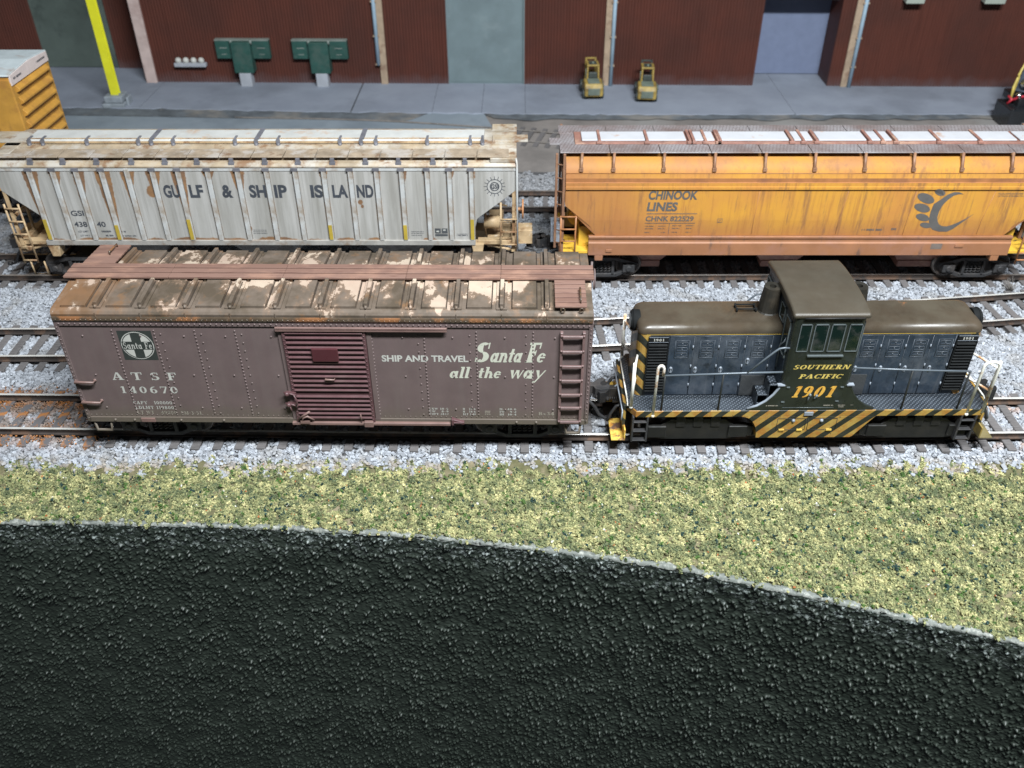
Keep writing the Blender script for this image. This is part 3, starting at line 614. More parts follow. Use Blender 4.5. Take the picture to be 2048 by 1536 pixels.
# running boards
m = M()
for y0 in (-.35, -.112, .126):
    x_ = -L-.11
    for b in (-3.9, -1.1, 1.9, 4.2, L+.1): m.box(x_+.006, b, y0, y0+.188, 4.445, 4.50); x_ = b
m.build('running_board', m_rboard, bc, bevel=.006, seg=1)
for x_ in list(np.arange(-6.2, 6.3, .53)): m = M(); m.box(x_-.03, x_+.03, -.31, .31, 4.34, 4.445); m.build('board_saddle', m_eave, bc)
def lateral(x0, x1, sg):
    m = M()
    for i in range(6):
        a = .385+i*.185; y0, y1 = sg*a, sg*(a+.172)
        if y0 > y1: y0, y1 = y1, y0
        zt = 4.462-.075*(a-.385)
        m.box(x0, x1, y0, y1, zt-.035, zt+.012)
    for xx in (x0+.12, x1-.14): m.box(xx, xx+.05, min(sg*.4, sg*1.47), max(sg*.4, sg*1.47), 4.26, 4.34)
    o = m.build('lateral_board', m_rboard, bc, bevel=.006, seg=1)
    g = M(); xx = x1-.14 if sg < 0 else x0+.5; g.tube([(xx, sg*.85, 4.44), (xx, sg*.85, 4.53), (xx, sg*1.35, 4.5), (xx, sg*1.35, 4.4)], .016, 6)
    for q in (x0+.18, x1-.12): g.tube([(q+.05*math.cos(u), sg*1.5, 4.31+.05*math.sin(u)) for u in np.linspace(0, 2*PI, 12)], .014, 5)
    g.build('grab_iron', m_eave, o)
lateral(5.5, 6.24, -1); lateral(-6.28, -5.48, 1)
# door
m = M(); dy = -W+.0
def corr(z0, z1, n):
    p = []; h = (z1-z0)/n
    for i in range(n):
        a = z0+i*h; p += [(dy-.015, a), (dy-.015, a+h*.30), (dy-.075, a+h*.5), (dy-.085, a+h*.72), (dy-.03, a+h*.9)]
    p.append((dy-.015, z1)); return p+[(dy+.03, z1), (dy+.03, z0)]
m.prism(corr(1.0, 1.80, 6), 0, -.93, .93); m.prism(corr(1.86, 3.70, 13), 0, -.93, .93)
m.box(-.95, .95, dy-.03, dy+.02, 1.79, 1.87); m.box(-1.0, -.92, dy-.06, dy+.02, .96, 3.74); m.box(.92, 1.0, dy-.06, dy+.02, .96, 3.74); m.box(-1, 1, dy-.05, dy+.02, 3.69, 3.75)
for z_ in np.arange(1.05, 3.7, .12):
    for x_ in (-.96, .96): m.rivet((x_, dy-.06, z_), (1, -1), .017, .012)
door = m.build('door', m_bdoor, bc, bevel=.01)
m = M(); m.box(-.34, .30, dy-.12, dy-.05, 2.86, 3.24); m.build('placard', m_plac, door, bevel=.02)
m = M(); m.tube([(-.1, dy-.06, 2.33), (-.1, dy-.12, 2.33), (.12, dy-.12, 2.33), (.12, dy-.06, 2.33)], .02, 6)
m.tube([(-.92, dy-.14, 1.12), (-.62, dy-.16, 1.36)], .03, 6); m.tube([(-.86, dy-.1, 1.02), (-.8, dy-.16, 1.16), (-.7, dy-.15, 1.2), (-.55, dy-.1, 1.05)], .022, 6); m.box(-.9, -.66, dy-.13, dy-.05, .95, 1.03)
m.tube([(.66, dy-.09, 1.0), (.66, dy-.13, 1.25)], .018, 6); m.build('handle', m_bgrab, door)
m = M()
for z_ in (1.86, 1.52):
    m.box(-1.16, -.9, dy-.12, dy-.02, z_-.04, z_+.05); m.sphere((-1.12, dy-.12, z_+.02), .065, 8); m.tube([(-1.2, dy-.1, z_+.06), (-.88, dy-.14, z_)], .024, 6)
m.tube([(-.95, dy-.14, 1.88), (-.88, dy-.17, 1.7), (-.93, dy-.15, 1.5)], .022, 6); m.tube([(-1.1, dy-.12, 1.5), (-1.06, dy-.14, 1.36)], .02, 6)
m.build('latch', m_bdoor, door)
m = M(); m.box(-1.13, 2.95, -W-.10, -W+.02, 3.755, 3.80); m.box(-1.13, 2.95, -W-.10, -W-.05, 3.72, 3.83); m.build('door_track', m_bgrab, bc, bevel=.008, seg=1); m = M(); m.box(-1.13, 2.92, -W-.09, -W, .87, .945); m.box(.72, .95, -W-.13, -W, .84, 1.0)
m.build('door_track', m_bgrab, bc, bevel=.008, seg=1)
for a, b in ((-1.1, -1.01), (1.01, 1.13)): m = M(); m.box(a, b, -W-.02, -W+.05, 1.0, 3.75); m.build('door_post', m_bc, bc, bevel=.006, seg=1)
m = M(); m.prism([(2.97, .93), (2.97, 1.09), (3.27, .99), (3.27, .93)], 1, -W-.1, -W); m.box(2.95, 3.0, -W-.13, -W, .92, 1.1); m.box(3.0, 3.22, -W-.125, -W, .985, 1.0); m.build('door_stop', m_bdoor, bc, bevel=.008, seg=1)
# ladder, grabs, stirrups
m = M()
for x_ in (5.64, 6.17): m.box(x_, x_+.07, -W-.07, -W+.03, .98, 3.70)
for z_ in (3.60, 3.17, 2.74, 2.31, 1.88, 1.47, 1.02):
    m.box(5.70, 6.18, -W-.12, -W-.06, z_-.03, z_+.035); m.rivet((5.675, -W-.07, z_+.01), (1, -1), .03, .02); m.rivet((6.205, -W-.07, z_+.01), (1, -1), .03, .02)
m.build('ladder', m_bgrab2, bc, bevel=.008, seg=1)
for z_ in (2.18, 1.55):
    m = M(); bracket_bar(m, -6.36, -5.9, -W+.01, z_, .1, .028); m.build('grab_iron', m_bgrab, bc)
for a, b in ((-6.3, -5.86), (5.84, 6.24)):
    m = M(); m.tube([(a, -W+.06, .9), (a+.03, -W+.03, .58), (b-.03, -W+.03, .58), (b, -W+.06, .9)], .032, 6); m.build('step', m_bcs, bc)
# lettering
m = M(); put(m, [_rect(-4.98, 2.80, -4.15, 3.65)], yv, 1, .003)
C0 = (-4.565, 3.225); circ = lambda r: [(C0[0]+r*math.cos(2*PI*i/40), C0[1]+r*math.sin(2*PI*i/40)) for i in range(40)]
put(m, [circ(.395)], yv, 0, .005); put(m, _ring(*C0, .375, .375, 0, 360, .022, .022, 40), yv, 1, .0065)
put(m, [_rect(C0[0]-.115, C0[1]-.355, C0[0]+.115, C0[1]+.355), _rect(C0[0]-.37, C0[1]-.115, C0[0]+.37, C0[1]+.115)], yv, 1, .008)
put(m, fit(serif('Santa Fe', .17, .09, .06), -4.91, 3.13, -4.22, 3.325), yv, 0, .011)
m.build('emblem', [m_white, m_emb], bc)
for tx, x0, z0, x1, z1, T_, t_, g_, mt in (('A T S F', -5.45, 2.19, -3.84, 2.42, .21, .09, .08, m_white), ('140670', -5.33, 1.78, -3.9, 1.99, .21, .09, .26, m_white), ('CAPY   100000', -5.12, 1.43, -4.13, 1.53, .2, .12, .12, m_white), ('LDLMT 119800', -5.10, 1.275, -4.12, 1.375, .2, .12, .12, m_white), ('LT WT   49200', -5.09, 1.12, -4.08, 1.22, .2, .12, .12, m_fade), ('EM-3-51', -3.97, 1.11, -3.45, 1.21, .2, .12, .1, m_fade), ('Bx34', 5.16, 1.16, 5.55, 1.26, .2, .11, .05, m_fade)): line('lettering', mt, bc, fit(serif(tx, T_, t_, g_), x0, z0, x1, z1), yv)
line('lettering', m_white, bc, fit(sans('SHIP AND TRAVEL', .032), 1.32, 2.79, 3.43, 2.985), yv)
line('lettering', m_cream, bc, fit(serif('S', .27, .12), 3.57, 2.79, 4.02, 3.37, .22)+fit(serif('anta', .24, .1, .0), 3.93, 2.79, 4.78, 3.07, .3, ymax=.64), yv)
line('lettering', m_cream, bc, fit(serif('F', .27, .11), 4.80, 2.79, 5.22, 3.37, .24)+fit(serif('e', .24, .1), 5.06, 2.79, 5.33, 3.07, .3), yv)
for tx, x0, z0, x1, z1, ym in (('all', 2.93, 2.31, 3.50, 2.65, 1.02), ('the', 3.62, 2.31, 4.27, 2.65, 1.02), ('way', 4.36, 2.185, 5.33, 2.56, None)): line('lettering', m_cream, bc, fit(serif(tx, .24, .1, .03), x0, z0, x1, z1, .26, ymax=ym), yv)
for j, ws in enumerate((('EXW 10-5', 'H   13-6', 'IL  40-6'), ('EW   8-9', 'H   14-6', 'IW   9-2'), ('CUFT 3837', 'BLT 3-40', 'IH  10-4'))):
    z_ = 1.315-.085*j
    for tx, xa, xb in zip(ws, (2.38, 3.24, 4.17), (2.87, 3.56, 4.59)): line('lettering', m_white, bc, fit(serif(tx, .22, .14, .14), xa, z_, xb, z_+.058), yv)
for j in range(3): line('lettering', m_fade, bc, dashes(3.8, 3.94, 1.26-.05*j, 1.29-.05*j, j), yv)
# under the floor
m = M(); m.box(-L+.1, L-.1, -.35, .35, .66, 1.0); m.box(-1.2, 1.2, -1.2, 1.2, .75, 1.0); m.tube([(-3.0, -.7, .72), (-2.2, -.7, .72)], .16, 12); m.tube([(.4, .6, .7), (1.4, .6, .7)], .18, 12)
for x_ in (-2.6, 0, 2.6): m.box(x_-.1, x_+.1, -1.4, 1.4, .84, 1.0)
m.build('underframe', m_blk, bc)
truck(bc, -4.75); truck(bc, 4.75); coupler(bc, L-.05, 1); coupler(bc, -L+.05, -1)
m = M(); m.tube([(L+.12, .85, 1.1), (L+.12, .85, 4.3)], .03, 6); m.tube([(L+.2, .85+.26*math.cos(u), 3.8+.26*math.sin(u)) for u in np.linspace(0, 2*PI, 16)[:-1]], .022, 6, closed=True); m.build('brake_wheel', m_bcs, bc)
# ================================================================== SWITCHER LOCOMOTIVE
def hazard(name, ux, uz, period, frac, phase, absy=0., rustamt=.8):
    s = NT(name); X = s.xyz(); u = s.math('ADD', s.math('MULTIPLY', X[0], ux), s.math('MULTIPLY', X[2], uz))
    if absy: u = s.math('ADD', u, s.math('MULTIPLY', X[1], absy))
    f = s.math('FRACT', s.math('ADD', s.math('DIVIDE', u, period), phase+100)); st_ = s.math('LESS_THAN', f, frac)
    yel = s.mix(s.ramp(s.noise(2.2, detail=6, rough=.65), .42, .62), (.40, .27, .07), (.35, .205, .045)); yel = s.mix(s.math('MULTIPLY', s.ramp(s.noise(3.4, detail=8, rough=.7, off=4), .46, .60), rustamt), yel, (.34, .14, .028))
    yel = s.mix(s.ramp(s.noise(9, detail=7, rough=.75, off=14), .60, .66), yel, (.05, .045, .03))
    blk = s.mix(s.ramp(s.noise(3, detail=6, off=8), .4, .7), (.017, .02, .015), (.04, .042, .032))
    return s.out(s.mix(st_, blk, yel), s.ramp(s.noise(5), .3, .7, .32, .5), 0, .5)
m_haz = hazard('hazard_stripes', 1, -1, .49, .55, .66)
m_haz2 = hazard('hazard_stripes_nose', 1.2, 1, .50, .52, .1, .75)
m_lblue = mk('loco_grey_blue', (.024, .035, .051), .4, var=.35, vs=2.5, spec=.5, dirt=(.095, .108, .128), ds=1.4, dthr=(.46, .68), damt=.65, streak=(.10, .105, .115), smap=(6, 6, .5), sthr=(.55, .75), samt=.55, dirt2=(.014, .016, .02), d2s=2.2, d2thr=(.6, .72))
m_lvent = mk('loco_vent_lines', (.075, .088, .105), .4, var=.3)
m_ledge = mk('loco_worn_edges', (.24, .27, .31), .35, var=.3)
m_lgreen = mk('loco_dark_green', (.017, .021, .016), .33, var=.3, spec=.55, dirt=(.05, .06, .065), ds=2, dthr=(.55, .75), damt=.5)
m_lroof = mk('loco_roof_brown', (.062, .051, .037), .42, var=.12, vs=1.1, spec=.45, dirt=(.08, .073, .057), ds=.9, dthr=(.45, .7), damt=.5)
m_lroof2 = mk('loco_hood_brown', (.064, .049, .034), .36, var=.2, vs=1.4, spec=.5, dirt=(.085, .074, .054), ds=.8, dthr=(.45, .65), damt=.7, dirt2=(.22, .10, .045), d2s=1.6, d2thr=(.66, .72))
m_louv = mk('loco_louver_black', (.010, .011, .0115), .8, var=.2, spec=.15)
m_yel = mk('loco_yellow', (.62, .42, .09), .45, var=.15, dirt=(.3, .15, .04), ds=2.5, dthr=(.55, .65), damt=.8)
m_lwhite = mk('handrail_white', (.85, .83, .76), .4, var=.1, dirt=(.50, .24, .08), ds=1.7, dthr=(.52, .6), damt=.9)
m_lrail = mk('handrail_steel', (.13, .155, .18), .35, var=.2, metal=.2)
m_drail = mk('handrail_black', (.02, .022, .022), .45)
m_glass = NT('cab_glass'); g_ = m_glass.mix(m_glass.ramp(m_glass.noise(2.2, detail=5), .5, .62), (.004, .012, .009), (.035, .039, .035)); m_glass = m_glass.out(g_, .06, 0, .7)
m_frame = mk('window_trim', (.115, .135, .14), .35, metal=.2, var=.3)
m_stack = mk('exhaust_soot', (.017, .0155, .012), .55, var=.4, dirt=(.04, .032, .022), ds=2, dthr=(.5, .65))
m_letyel = mk('lettering_yellow', (.60, .46, .12), .45, var=.08)
m_num = mk('number_orange', (.68, .40, .07), .45, var=.1, dirt=(.5, .22, .03), ds=6, dthr=(.45, .6), damt=.8)
s = NT('diamond_plate'); X = s.xyz(); 
def cell(a, b, q): return s.math('ABSOLUTE', s.math('SINE', s.math('MULTIPLY', s.math('ADD', X[0], s.math('MULTIPLY', X[1], q)), PI/a)))
dm = s.math('MULTIPLY', cell(.115, 0, 1), cell(.115, 0, -1)); dp = s.ramp(dm, .5, .75); c = s.mix(s.ramp(s.noise(2, detail=5), .35, .65), (.028, .034, .043), (.05, .06, .073)); c = s.mix(dp, c, (.105, .125, .15)); s.bump(dp, .6, .02); m_plate = s.out(c, .35, .2, .5)
lo = thing('switcher_locomotive', 'dark grey centre cab switcher locomotive number 1901 with black and yellow stripes', 'locomotive', (8.37, -.15, 0), math.radians(.7))
HW = 1.3; Y = -HW
frp = [(-4.62, -.95), (-4.40, -HW), (4.40, -HW), (4.58, -.95), (4.58, .95), (4.40, HW), (-4.40, HW), (-4.62, .95)]
m = M(); m.prism(frp, 2, 1.055, 1.25); m.build('frame', m_haz, lo, bevel=.01, seg=1)
m = M(); m.prism([(x*.997, y*.985) for x, y in frp], 2, 1.2, 1.262); m.build('deck', m_plate, lo, bevel=.005, seg=1)
# fuel tank skirt below frame (arched on the left, raked on the right)
arch = [(-1.72+.5*math.sin(t), 1.055-.5*(1-math.cos(t))*1.0) for t in np.linspace(0, 1.5, 9)]
tank = [(-1.70, 1.053)]+[(-1.70+.46*math.sin(t), 1.053-.68*(1-math.cos(t))/1.0) for t in np.linspace(.2, PI/2, 8)]+[(-1.23, .36), (1.2, .36), (1.26, .40), (1.72, 1.053)]
m = M(); m.prism(tank, 1, Y, -Y); tk = m.build('fuel_tank', m_haz, lo, bevel=.012)
m = M()
for a, b in ((-.76, -.03), (.03, .76)):
    for p, q in (((a, .62), (b, .62)), ((a, .985), (b, .985)), ((a, .62), (a, .985)), ((b, .62), (b, .985))): m.tube([(p[0], Y-.001, p[1]), (q[0], Y-.001, q[1])], .008, 5)
m.build('access_door', m_blk, tk)
for x_ in (-.36, .36): m = M(); m.sphere((x_, Y-.01, .93), .05, 8); m.build('latch', m_ledge, tk)
for x_ in (-.62, -.16, .6): m = M(); m.box(x_-.07, x_+.07, Y-.03, Y, .60, .65); m.build('hinge', m_yel, tk)
m = M(); m.box(-.13, .10, Y-.035, Y, 1.10, 1.21); m.build('builder_plate', m_ledge, lo, bevel=.008)
# flared lower cab side
cur = lambda sg: [(sg*1.60, 1.262), (sg*1.60, 1.295), (sg*1.36, 1.39), (sg*1.16, 1.54), (sg*1.0, 1.74), (sg*.9, 1.93), (sg*.865, 2.05)]
sk = cur(-1)+cur(1)[::-1]
for y0 in (Y, -Y-.06):
    m = M(); m.prism(sk, 1, y0, y0+.06); o = m.build('cab_skirt', m_lgreen, lo, bevel=.008, seg=1)
    for sg in (-1, 1):
        e = M(); pts = [(x, y0+.03, z) for x, z in cur(sg)[1:]]; e.tube(pts, .035, 6); e.build('skirt_rim', m_ledge if sg < 0 else m_lgreen, o)
# cab
CX = .86
rp = []
for cx, cy, a0 in ((CX-.14, HW-.14, 0), (-CX+.14, HW-.14, 90), (-CX+.14, -HW+.14, 180), (CX-.14, -HW+.14, 270)):
    for a in np.linspace(a0, a0+90, 6): rp.append((cx+.14*math.cos(math.radians(a)), cy+.14*math.sin(math.radians(a))))
m = M(); m.prism(rp, 2, 2.04, 4.0, smooth=False); m.box(-CX+.02, CX-.02, -HW+.07, HW-.07, 1.262, 2.05); cab = m.build('cab', m_lgreen, lo)
for sg in (-1, 1): e = M(); e.box(sg*CX-.012, sg*CX+.012, -HW+.16, HW-.16, 1.27, 3.98); e.build('cab_end_wall', m_lblue, cab)
rf = [(-HW-.03, 3.99), (-HW-.035, 4.08)]+[(y, 4.235-.10*(abs(y)/(HW))**2.4) for y in np.linspace(-HW-.01, HW+.01, 21)]+[(HW+.035, 4.08), (HW+.03, 3.99)]
m = M(); m.prism(rf, 0, -CX-.06, CX+.06, smooth=False); m.build('cab_roof', m_lroof, lo, bevel=.09, seg=4)
m = M(); m.tube([(-.66, Y-.05, 4.03), (.76, Y-.05, 4.03)], .022, 6); m.build('rain_gutter', m_blk, cab)
def window(x0, x1, z0, z1, y=Y):
    f = M()
    for a, b, c, d in ((x0, x1, z0, z0+.022), (x0, x1, z1-.022, z1), (x0, x0+.022, z0, z1), (x1-.022, x1, z0, z1)): f.box(a, b, y-.022, y+.02, c, d)
    o = f.build('window', m_frame, lo); g = M(); g.box(x0+.02, x1-.02, y-.008, y+.03, z0+.02, z1-.02); g.build('pane', m_glass, o)
for a, b in ((-.70, -.42), (-.36, -.02), (.04, .38), (.46, .78)): window(a, b, 3.06, 3.84)
for a, b in ((-.7, -.38), (-.3, .02), (.1, .42), (.48, .78)):
    window(a, b, 3.06, 3.84, HW)
def endwin(sx, y0, y1, z0, z1):
    x_ = sx*(CX+.012); f = M()
    for a, b, c, d in ((y0, y1, z0, z0+.03), (y0, y1, z1-.03, z1), (y0, y0+.03, z0, z1), (y1-.03, y1, z0, z1)): f.box(min(x_, x_+sx*.03), max(x_, x_+sx*.03), a, b, c, d)
    o = f.build('window', m_frame, lo); g = M(); g.box(min(x_-sx*.01, x_+sx*.015), max(x_-sx*.01, x_+sx*.015), y0+.02, y1-.02, z0+.02, z1-.02); g.build('pane', m_glass, o)
for sx in (-1, 1):
    endwin(sx, -1.14, -.72, 2.75, 3.80); endwin(sx, -.60, -.22, 3.42, 3.86); endwin(sx, .22, .60, 3.42, 3.86); endwin(sx, .72, 1.14, 2.75, 3.80)
m = M(); m.box(-.40, .47, Y-.06, Y+.01, 2.935, 2.965); m.build('arm_rest', m_frame, cab)
m = M(); m.tube([(-.86, Y+.3, 3.3), (-.9, Y+.35, 3.1), (-.9, Y+.55, 2.9), (-.88, Y+.6, 2.2)], .02, 6); m.build('conduit', m_ledge, cab)
# hood
def hoodprof(w, zt, r):
    p = [(-w, 1.262)]
    p += [(-w+r-r*math.cos(a), zt-r+r*math.sin(a)) for a in np.linspace(0, PI/2, 7)]+[(w-r+r*math.sin(a), zt-r+r*math.cos(a)) for a in np.linspace(0, PI/2, 7)]
    return p+[(w, 1.262)]
def hood(x0, x1, nose):
    w = .65; r = .2; rc = .2
    # side walls with rounded vertical nose corners, plan outline swept up
    ins = x0 if nose > 0 else x1
    def plan(ww, inset=0.):
        e = (x1 if nose > 0 else x0)-nose*inset; p = [(ins, -ww)]
        for a in np.linspace(0, PI/2, 6): p.append((e-nose*rc+nose*rc*math.sin(a), -ww+rc-rc*math.cos(a)))
        for a in np.linspace(0, PI/2, 6): p.append((e-nose*rc+nose*rc*math.cos(a), ww-rc+rc*math.sin(a)))
        p.append((ins, ww)); return p
    m = M(); m.prism(plan(w), 2, 1.262, 3.16, 0); h = m.build('hood', m_lblue, lo)
    # nose stripes as a thin separate skin
    m = M(); e = x1 if nose > 0 else x0
    pl = []
    for a in np.linspace(-.5, PI/2, 8):
        if a < 0: pl.append((e-nose*(rc+.10), -w-.004))
        else: pl.append((e-nose*rc+nose*(rc+.004)*math.sin(a), -w+rc-(rc+.004)*math.cos(a)))
    pl = pl[:1]+pl[2:]; pl = pl+[(x, -y) for x, y in pl[::-1]]
    vs = [(x, y, z) for z in (1.27, 3.155) for x, y in pl]; n = len(pl); m.add(vs, [(i, i+1, n+i+1, n+i) for i in range(n-1)], 0, False); m.build('nose_stripes', m_haz2, h)
    # yellow line
    m = M(); m.box(min(ins, e-nose*rc), max(ins, e-nose*rc), -w-.006, -w+.01, 3.135, 3.20); m.box(min(ins, e-nose*rc), max(ins, e-nose*rc), w-.01, w+.006, 3.135, 3.20); m.build('yellow_line', m_yel, h)
    # roof : stacked plan outlines shrinking along a quarter circle
    rings = [(0., 3.16)]+[(r*(1-math.cos(a)), 3.19+r*math.sin(a)) for a in np.linspace(0, PI/2, 8)]
    m = M(); n = len(plan(w)); vs = []
    for ins_, z_ in rings:
        for x_, y_ in plan(w): 
            q = plan(w-ins_, ins_)
        vs += [(x_, y_, z_) for x_, y_ in plan(w+.012-ins_, ins_-.012)]
    fs = [(k*n+i, k*n+(i+1) % n, (k+1)*n+(i+1) % n, (k+1)*n+i) for k in range(len(rings)-1) for i in range(n)]
    m.add(vs, fs, 0, True); o = len(vs)-n; m.f.append(list(range(o, o+n))); m.mi.append(0); m.sm.append(True); m.build('hood_roof', m_lroof2, lo)
    return h
def louvers(x0, x1, par, numl):
    m = M(); y = -.65
    m.box(x0, x1, y-.02, y, 1.40, 2.93)
    for i in range(17):
        z_ = 1.43+i*.0875; m.prism([(y-.01, z_), (y-.075, z_+.005), (y-.075, z_+.02), (y-.01, z_+.065)], 0, x0+.02, x1-.02)
    m.box(x0-.015, x0+.015, y-.06, y, 1.38, 2.95); m.box(x1-.015, x1+.015, y-.06, y, 1.38, 2.95); o = m.build('radiator_louver', m_louv, par, bevel=.004, seg=1)
    b = M(); b.box(x0, x1, y-.05, y, 2.94, 3.10)
    b.build('number_board', m_louv, par, bevel=.01); t = M()
    put(t, fit(serif('1901', .24, .12, .2), x0+.12, 2.98, x1-.12, 3.055), y-.05, 0); t.build('number', m_white, par)
    fr = M()
    for a, b_, c_, d in ((x0+.01, x1-.01, 2.945, 2.953), (x0+.01, x1-.01, 3.087, 3.095)): fr.box(a, b_, y-.056, y, c_, d)
    fr.build('board_trim', m_ledge, par)
def doors(edges, par, lz, flip):
    y = -.65
    for i in range(len(edges)-1):
        a, b = edges[i]+.012, edges[i+1]-.012; m = M(); m.box(a, b, y-.022, y, 1.30, 3.11); d = m.build('engine_door', m_lblue, par, bevel=.006, seg=1)
        v = M(); va, vb = a+.15, a+.50
        if vb > b: vb = b-.05
        for p, q in (((va, 2.46), (vb, 2.46)), ((va, 2.98), (vb, 2.98)), ((va, 2.46), (va, 2.98)), ((vb, 2.46), (vb, 2.98))): v.tube([(p[0], y-.024, p[1]), (q[0], y-.024, q[1])], .008, 4)
        for k in range(3):
            zc = 2.555+k*.165; pts = [(va+.05, y-.025, zc-.05), (vb-.06, y-.025, zc-.05), (vb-.04, y-.025, zc), (vb-.06, y-.025, zc+.05), (va+.05, y-.025, zc+.05)]; v.tube(pts, .009, 4, closed=True); v.rivet(((va+vb)/2, y-.022, zc), (1, -1), .016, .012)
        v.build('vent', m_lvent, d)
        h = M(); hx = (a+.1 if not flip else a+.12); hz = lz[i]
        pts = [(hx+.045*math.cos(u), y-.024, hz-.03+.09*math.sin(u)) for u in np.linspace(0, 2*PI, 12)[:-1]]; h.tube(pts, .009, 4, closed=True); h.sphere((hx, y-.035, hz+.03), .03, 8); h.box(hx-.012, hx+.012, y-.05, y-.02, hz-.1, hz+.02)
        h.build('handle', m_ledge, d)
        for z_ in (2.78, 2.20, 1.62): h = M(); h.tube([(b+.0, y-.03, z_-.05), (b+.0, y-.03, z_+.05)], .017, 6); h.build('hinge', m_ledge, d)
        h = M(); h.tube([(b+.012, y-.021, 1.3), (b+.012, y-.021, 3.11)], .007, 4); h.tube([(a, y-.023, 3.108), (b, y-.023, 3.108)], .008, 4); h.build('door_edge', m_lvent, d)
hl = hood(-4.42, -CX, -1); hr = hood(CX, 4.12, 1)
louvers(-4.16, -3.66, hl, 0); louvers(3.50, 4.0, hr, 0)
doors([-3.64, -3.02, -2.38, -1.73, -1.08], hl, [2.12, 2.12, 2.12, 2.38], False); doors([1.02, 1.66, 2.28, 2.90, 3.46], hr, [2.12, 2.12, 2.12, 2.12], True)
s = NT('wire_screen'); X = s.xyz(); gx = s.math('ABSOLUTE', s.math('SINE', s.math('MULTIPLY', X[0], PI/.03))); gz_ = s.math('ABSOLUTE', s.math('SINE', s.math('MULTIPLY', X[2], PI/.03))); c = s.mix(s.ramp(s.math('MAXIMUM', gx, gz_), .8, .9), (.02, .022, .024), (.10, .105, .11)); m_screen = s.out(c, .5, .3)
m = M(); m.box(-1.70, -1.10, -.70, -.672, 1.30, 1.92); m.build('intake_screen', m_screen, hl)
m = M(); m.box(1.04, 1.5, -.70, -.672, 1.30, 1.92); m.build('intake_screen', m_screen, hr)
# exhaust stacks, headlights, roof grab
for sg in (-1, 1):
    m = M(); n = 18; vs = []
    pr = lambda r, z, k: [(sg*(CX+.13+k)+sg*max(-.2, r*math.cos(2*PI*i/n)*.95), .1+r*math.sin(2*PI*i/n), z) for i in range(n)]
    R = [(.33, 3.36, .1), (.28, 3.42, .1), (.25, 3.75, .09), (.22, 4.07, .08), (.09, 4.07, .08), (.08, 3.95, .08)]
    for r, z, k in R: vs += pr(r, z, k)
    m.add(vs, [(k*n+i, k*n+(i+1) % n, (k+1)*n+(i+1) % n, (k+1)*n+i) for k in range(len(R)-1) for i in range(n)], 0, False); m.f.append([len(vs)-n+i for i in range(n)]); m.mi.append(0); m.sm.append(False)
    m.build('exhaust_stack', m_stack, lo)
    nx_ = -4.42 if sg < 0 else 4.12
    m = M(); m.tube([(nx_-sg*.1, 0, 3.17), (nx_+sg*.06, 0, 3.17), (nx_+sg*.13, 0, 3.17)], [.27, .27, .24], 20); m.tube([(nx_+sg*.04, 0, 3.17), (nx_+sg*.08, 0, 3.17)], .285, 20)
    h = m.build('headlight', m_louv, lo, bevel=.01); g = M(); g.tube([(nx_+sg*.13, 0, 3.17), (nx_+sg*.138, 0, 3.17)], .19, 18); g.build('lens', m_frame, h)
m = M()
for y_ in (.0, .22):
    m.tube([(-1.90, y_, 3.47), (-1.42, y_, 3.47)], .022, 6)
    for x_ in (-1.9, -1.42): m.tube([(x_, y_, 3.37), (x_, y_, 3.5)], .028, 6)
m.tube([(-1.9, 0, 3.45), (-1.9, .22, 3.45)], .018, 6); m.tube([(-1.42, 0, 3.45), (-1.42, .22, 3.45)], .018, 6); m.build('roof_grab', m_louv, lo)
# handrails
for y_ in (Y+.03, -Y-.03):
    m = M(); m.tube([(-3.80, y_, 2.34), (-1.76, y_, 2.41), (-.88, y_, 2.43)], .026, 7); m.tube([(-1.76, y_, 2.41), (-1.2, y_, 3.02), (-1.08, y_, 3.13), (-.96, y_, 3.15), (-.84, y_, 3.14)], .026, 7); m.build('handrail', m_lrail, lo)
    m = M(); m.tube([(.84, y_, 2.55), (2.3, y_, 2.47), (3.76, y_, 2.42)], .024, 7); m.build('handrail', m_lrail, lo)
    for x_, z_ in ((-3.77, 2.36), (-2.33, 2.40), (2.32, 2.47), (3.74, 2.42)):
        m = M(); m.tube([(x_, y_, 1.25), (x_, y_, z_)], .026, 7); m.build('rail_post', m_drail, lo)
    for x0, x1, z1 in ((-3.97, -3.82, 2.66), (4.02, 4.40, 2.72)):
        pts = [(x0, y_-.02, 1.10), (x0, y_-.03, z1-.14)]+[((x0+x1)/2-(x1-x0)/2*math.cos(a), y_-.03, z1-.12+.12*math.sin(a)) for a in np.linspace(.3, PI-.3, 6)]+([(x1, y_-.03, z1-.14), (x1, y_-.02, z1-.3)] if x0 < 0 else [(x1, y_-.03, z1-.14), (x1, y_-.02, 1.15)])
        m = M(); m.tube(pts, .038, 7); m.sphere((x0, y_-.03, 1.10), .05, 8); m.build('corner_grab', m_lwhite, lo)
    sy = -1 if y_ < 0 else 1
    for ex in (-4.52, 4.49):
        m = M(); m.tube([(ex, sy*1.14, 1.24), (ex, sy*1.14, 2.62)], .044, 7); m.sphere((ex, sy*1.14, 1.27), .05, 8); m.build('rail_post', m_lwhite, lo)
        nz_ = -4.38 if ex < 0 else 4.08
        for z_ in (2.42, 1.72):
            m = M(); m.tube([(ex, sy*1.14, z_), (nz_, sy*.55, z_+.05)], .032, 6); m.build('end_rail', m_lwhite, lo)
for ex in (-4.60, 4.56):
    m = M(); m.tube([(ex, -.9, 1.36), (ex, .9, 1.36)], .02, 6); m.tube([(ex, -1.1, 1.28), (ex, -.85, 1.36)], .02, 6); m.build('end_rail', m_lwhite, lo)
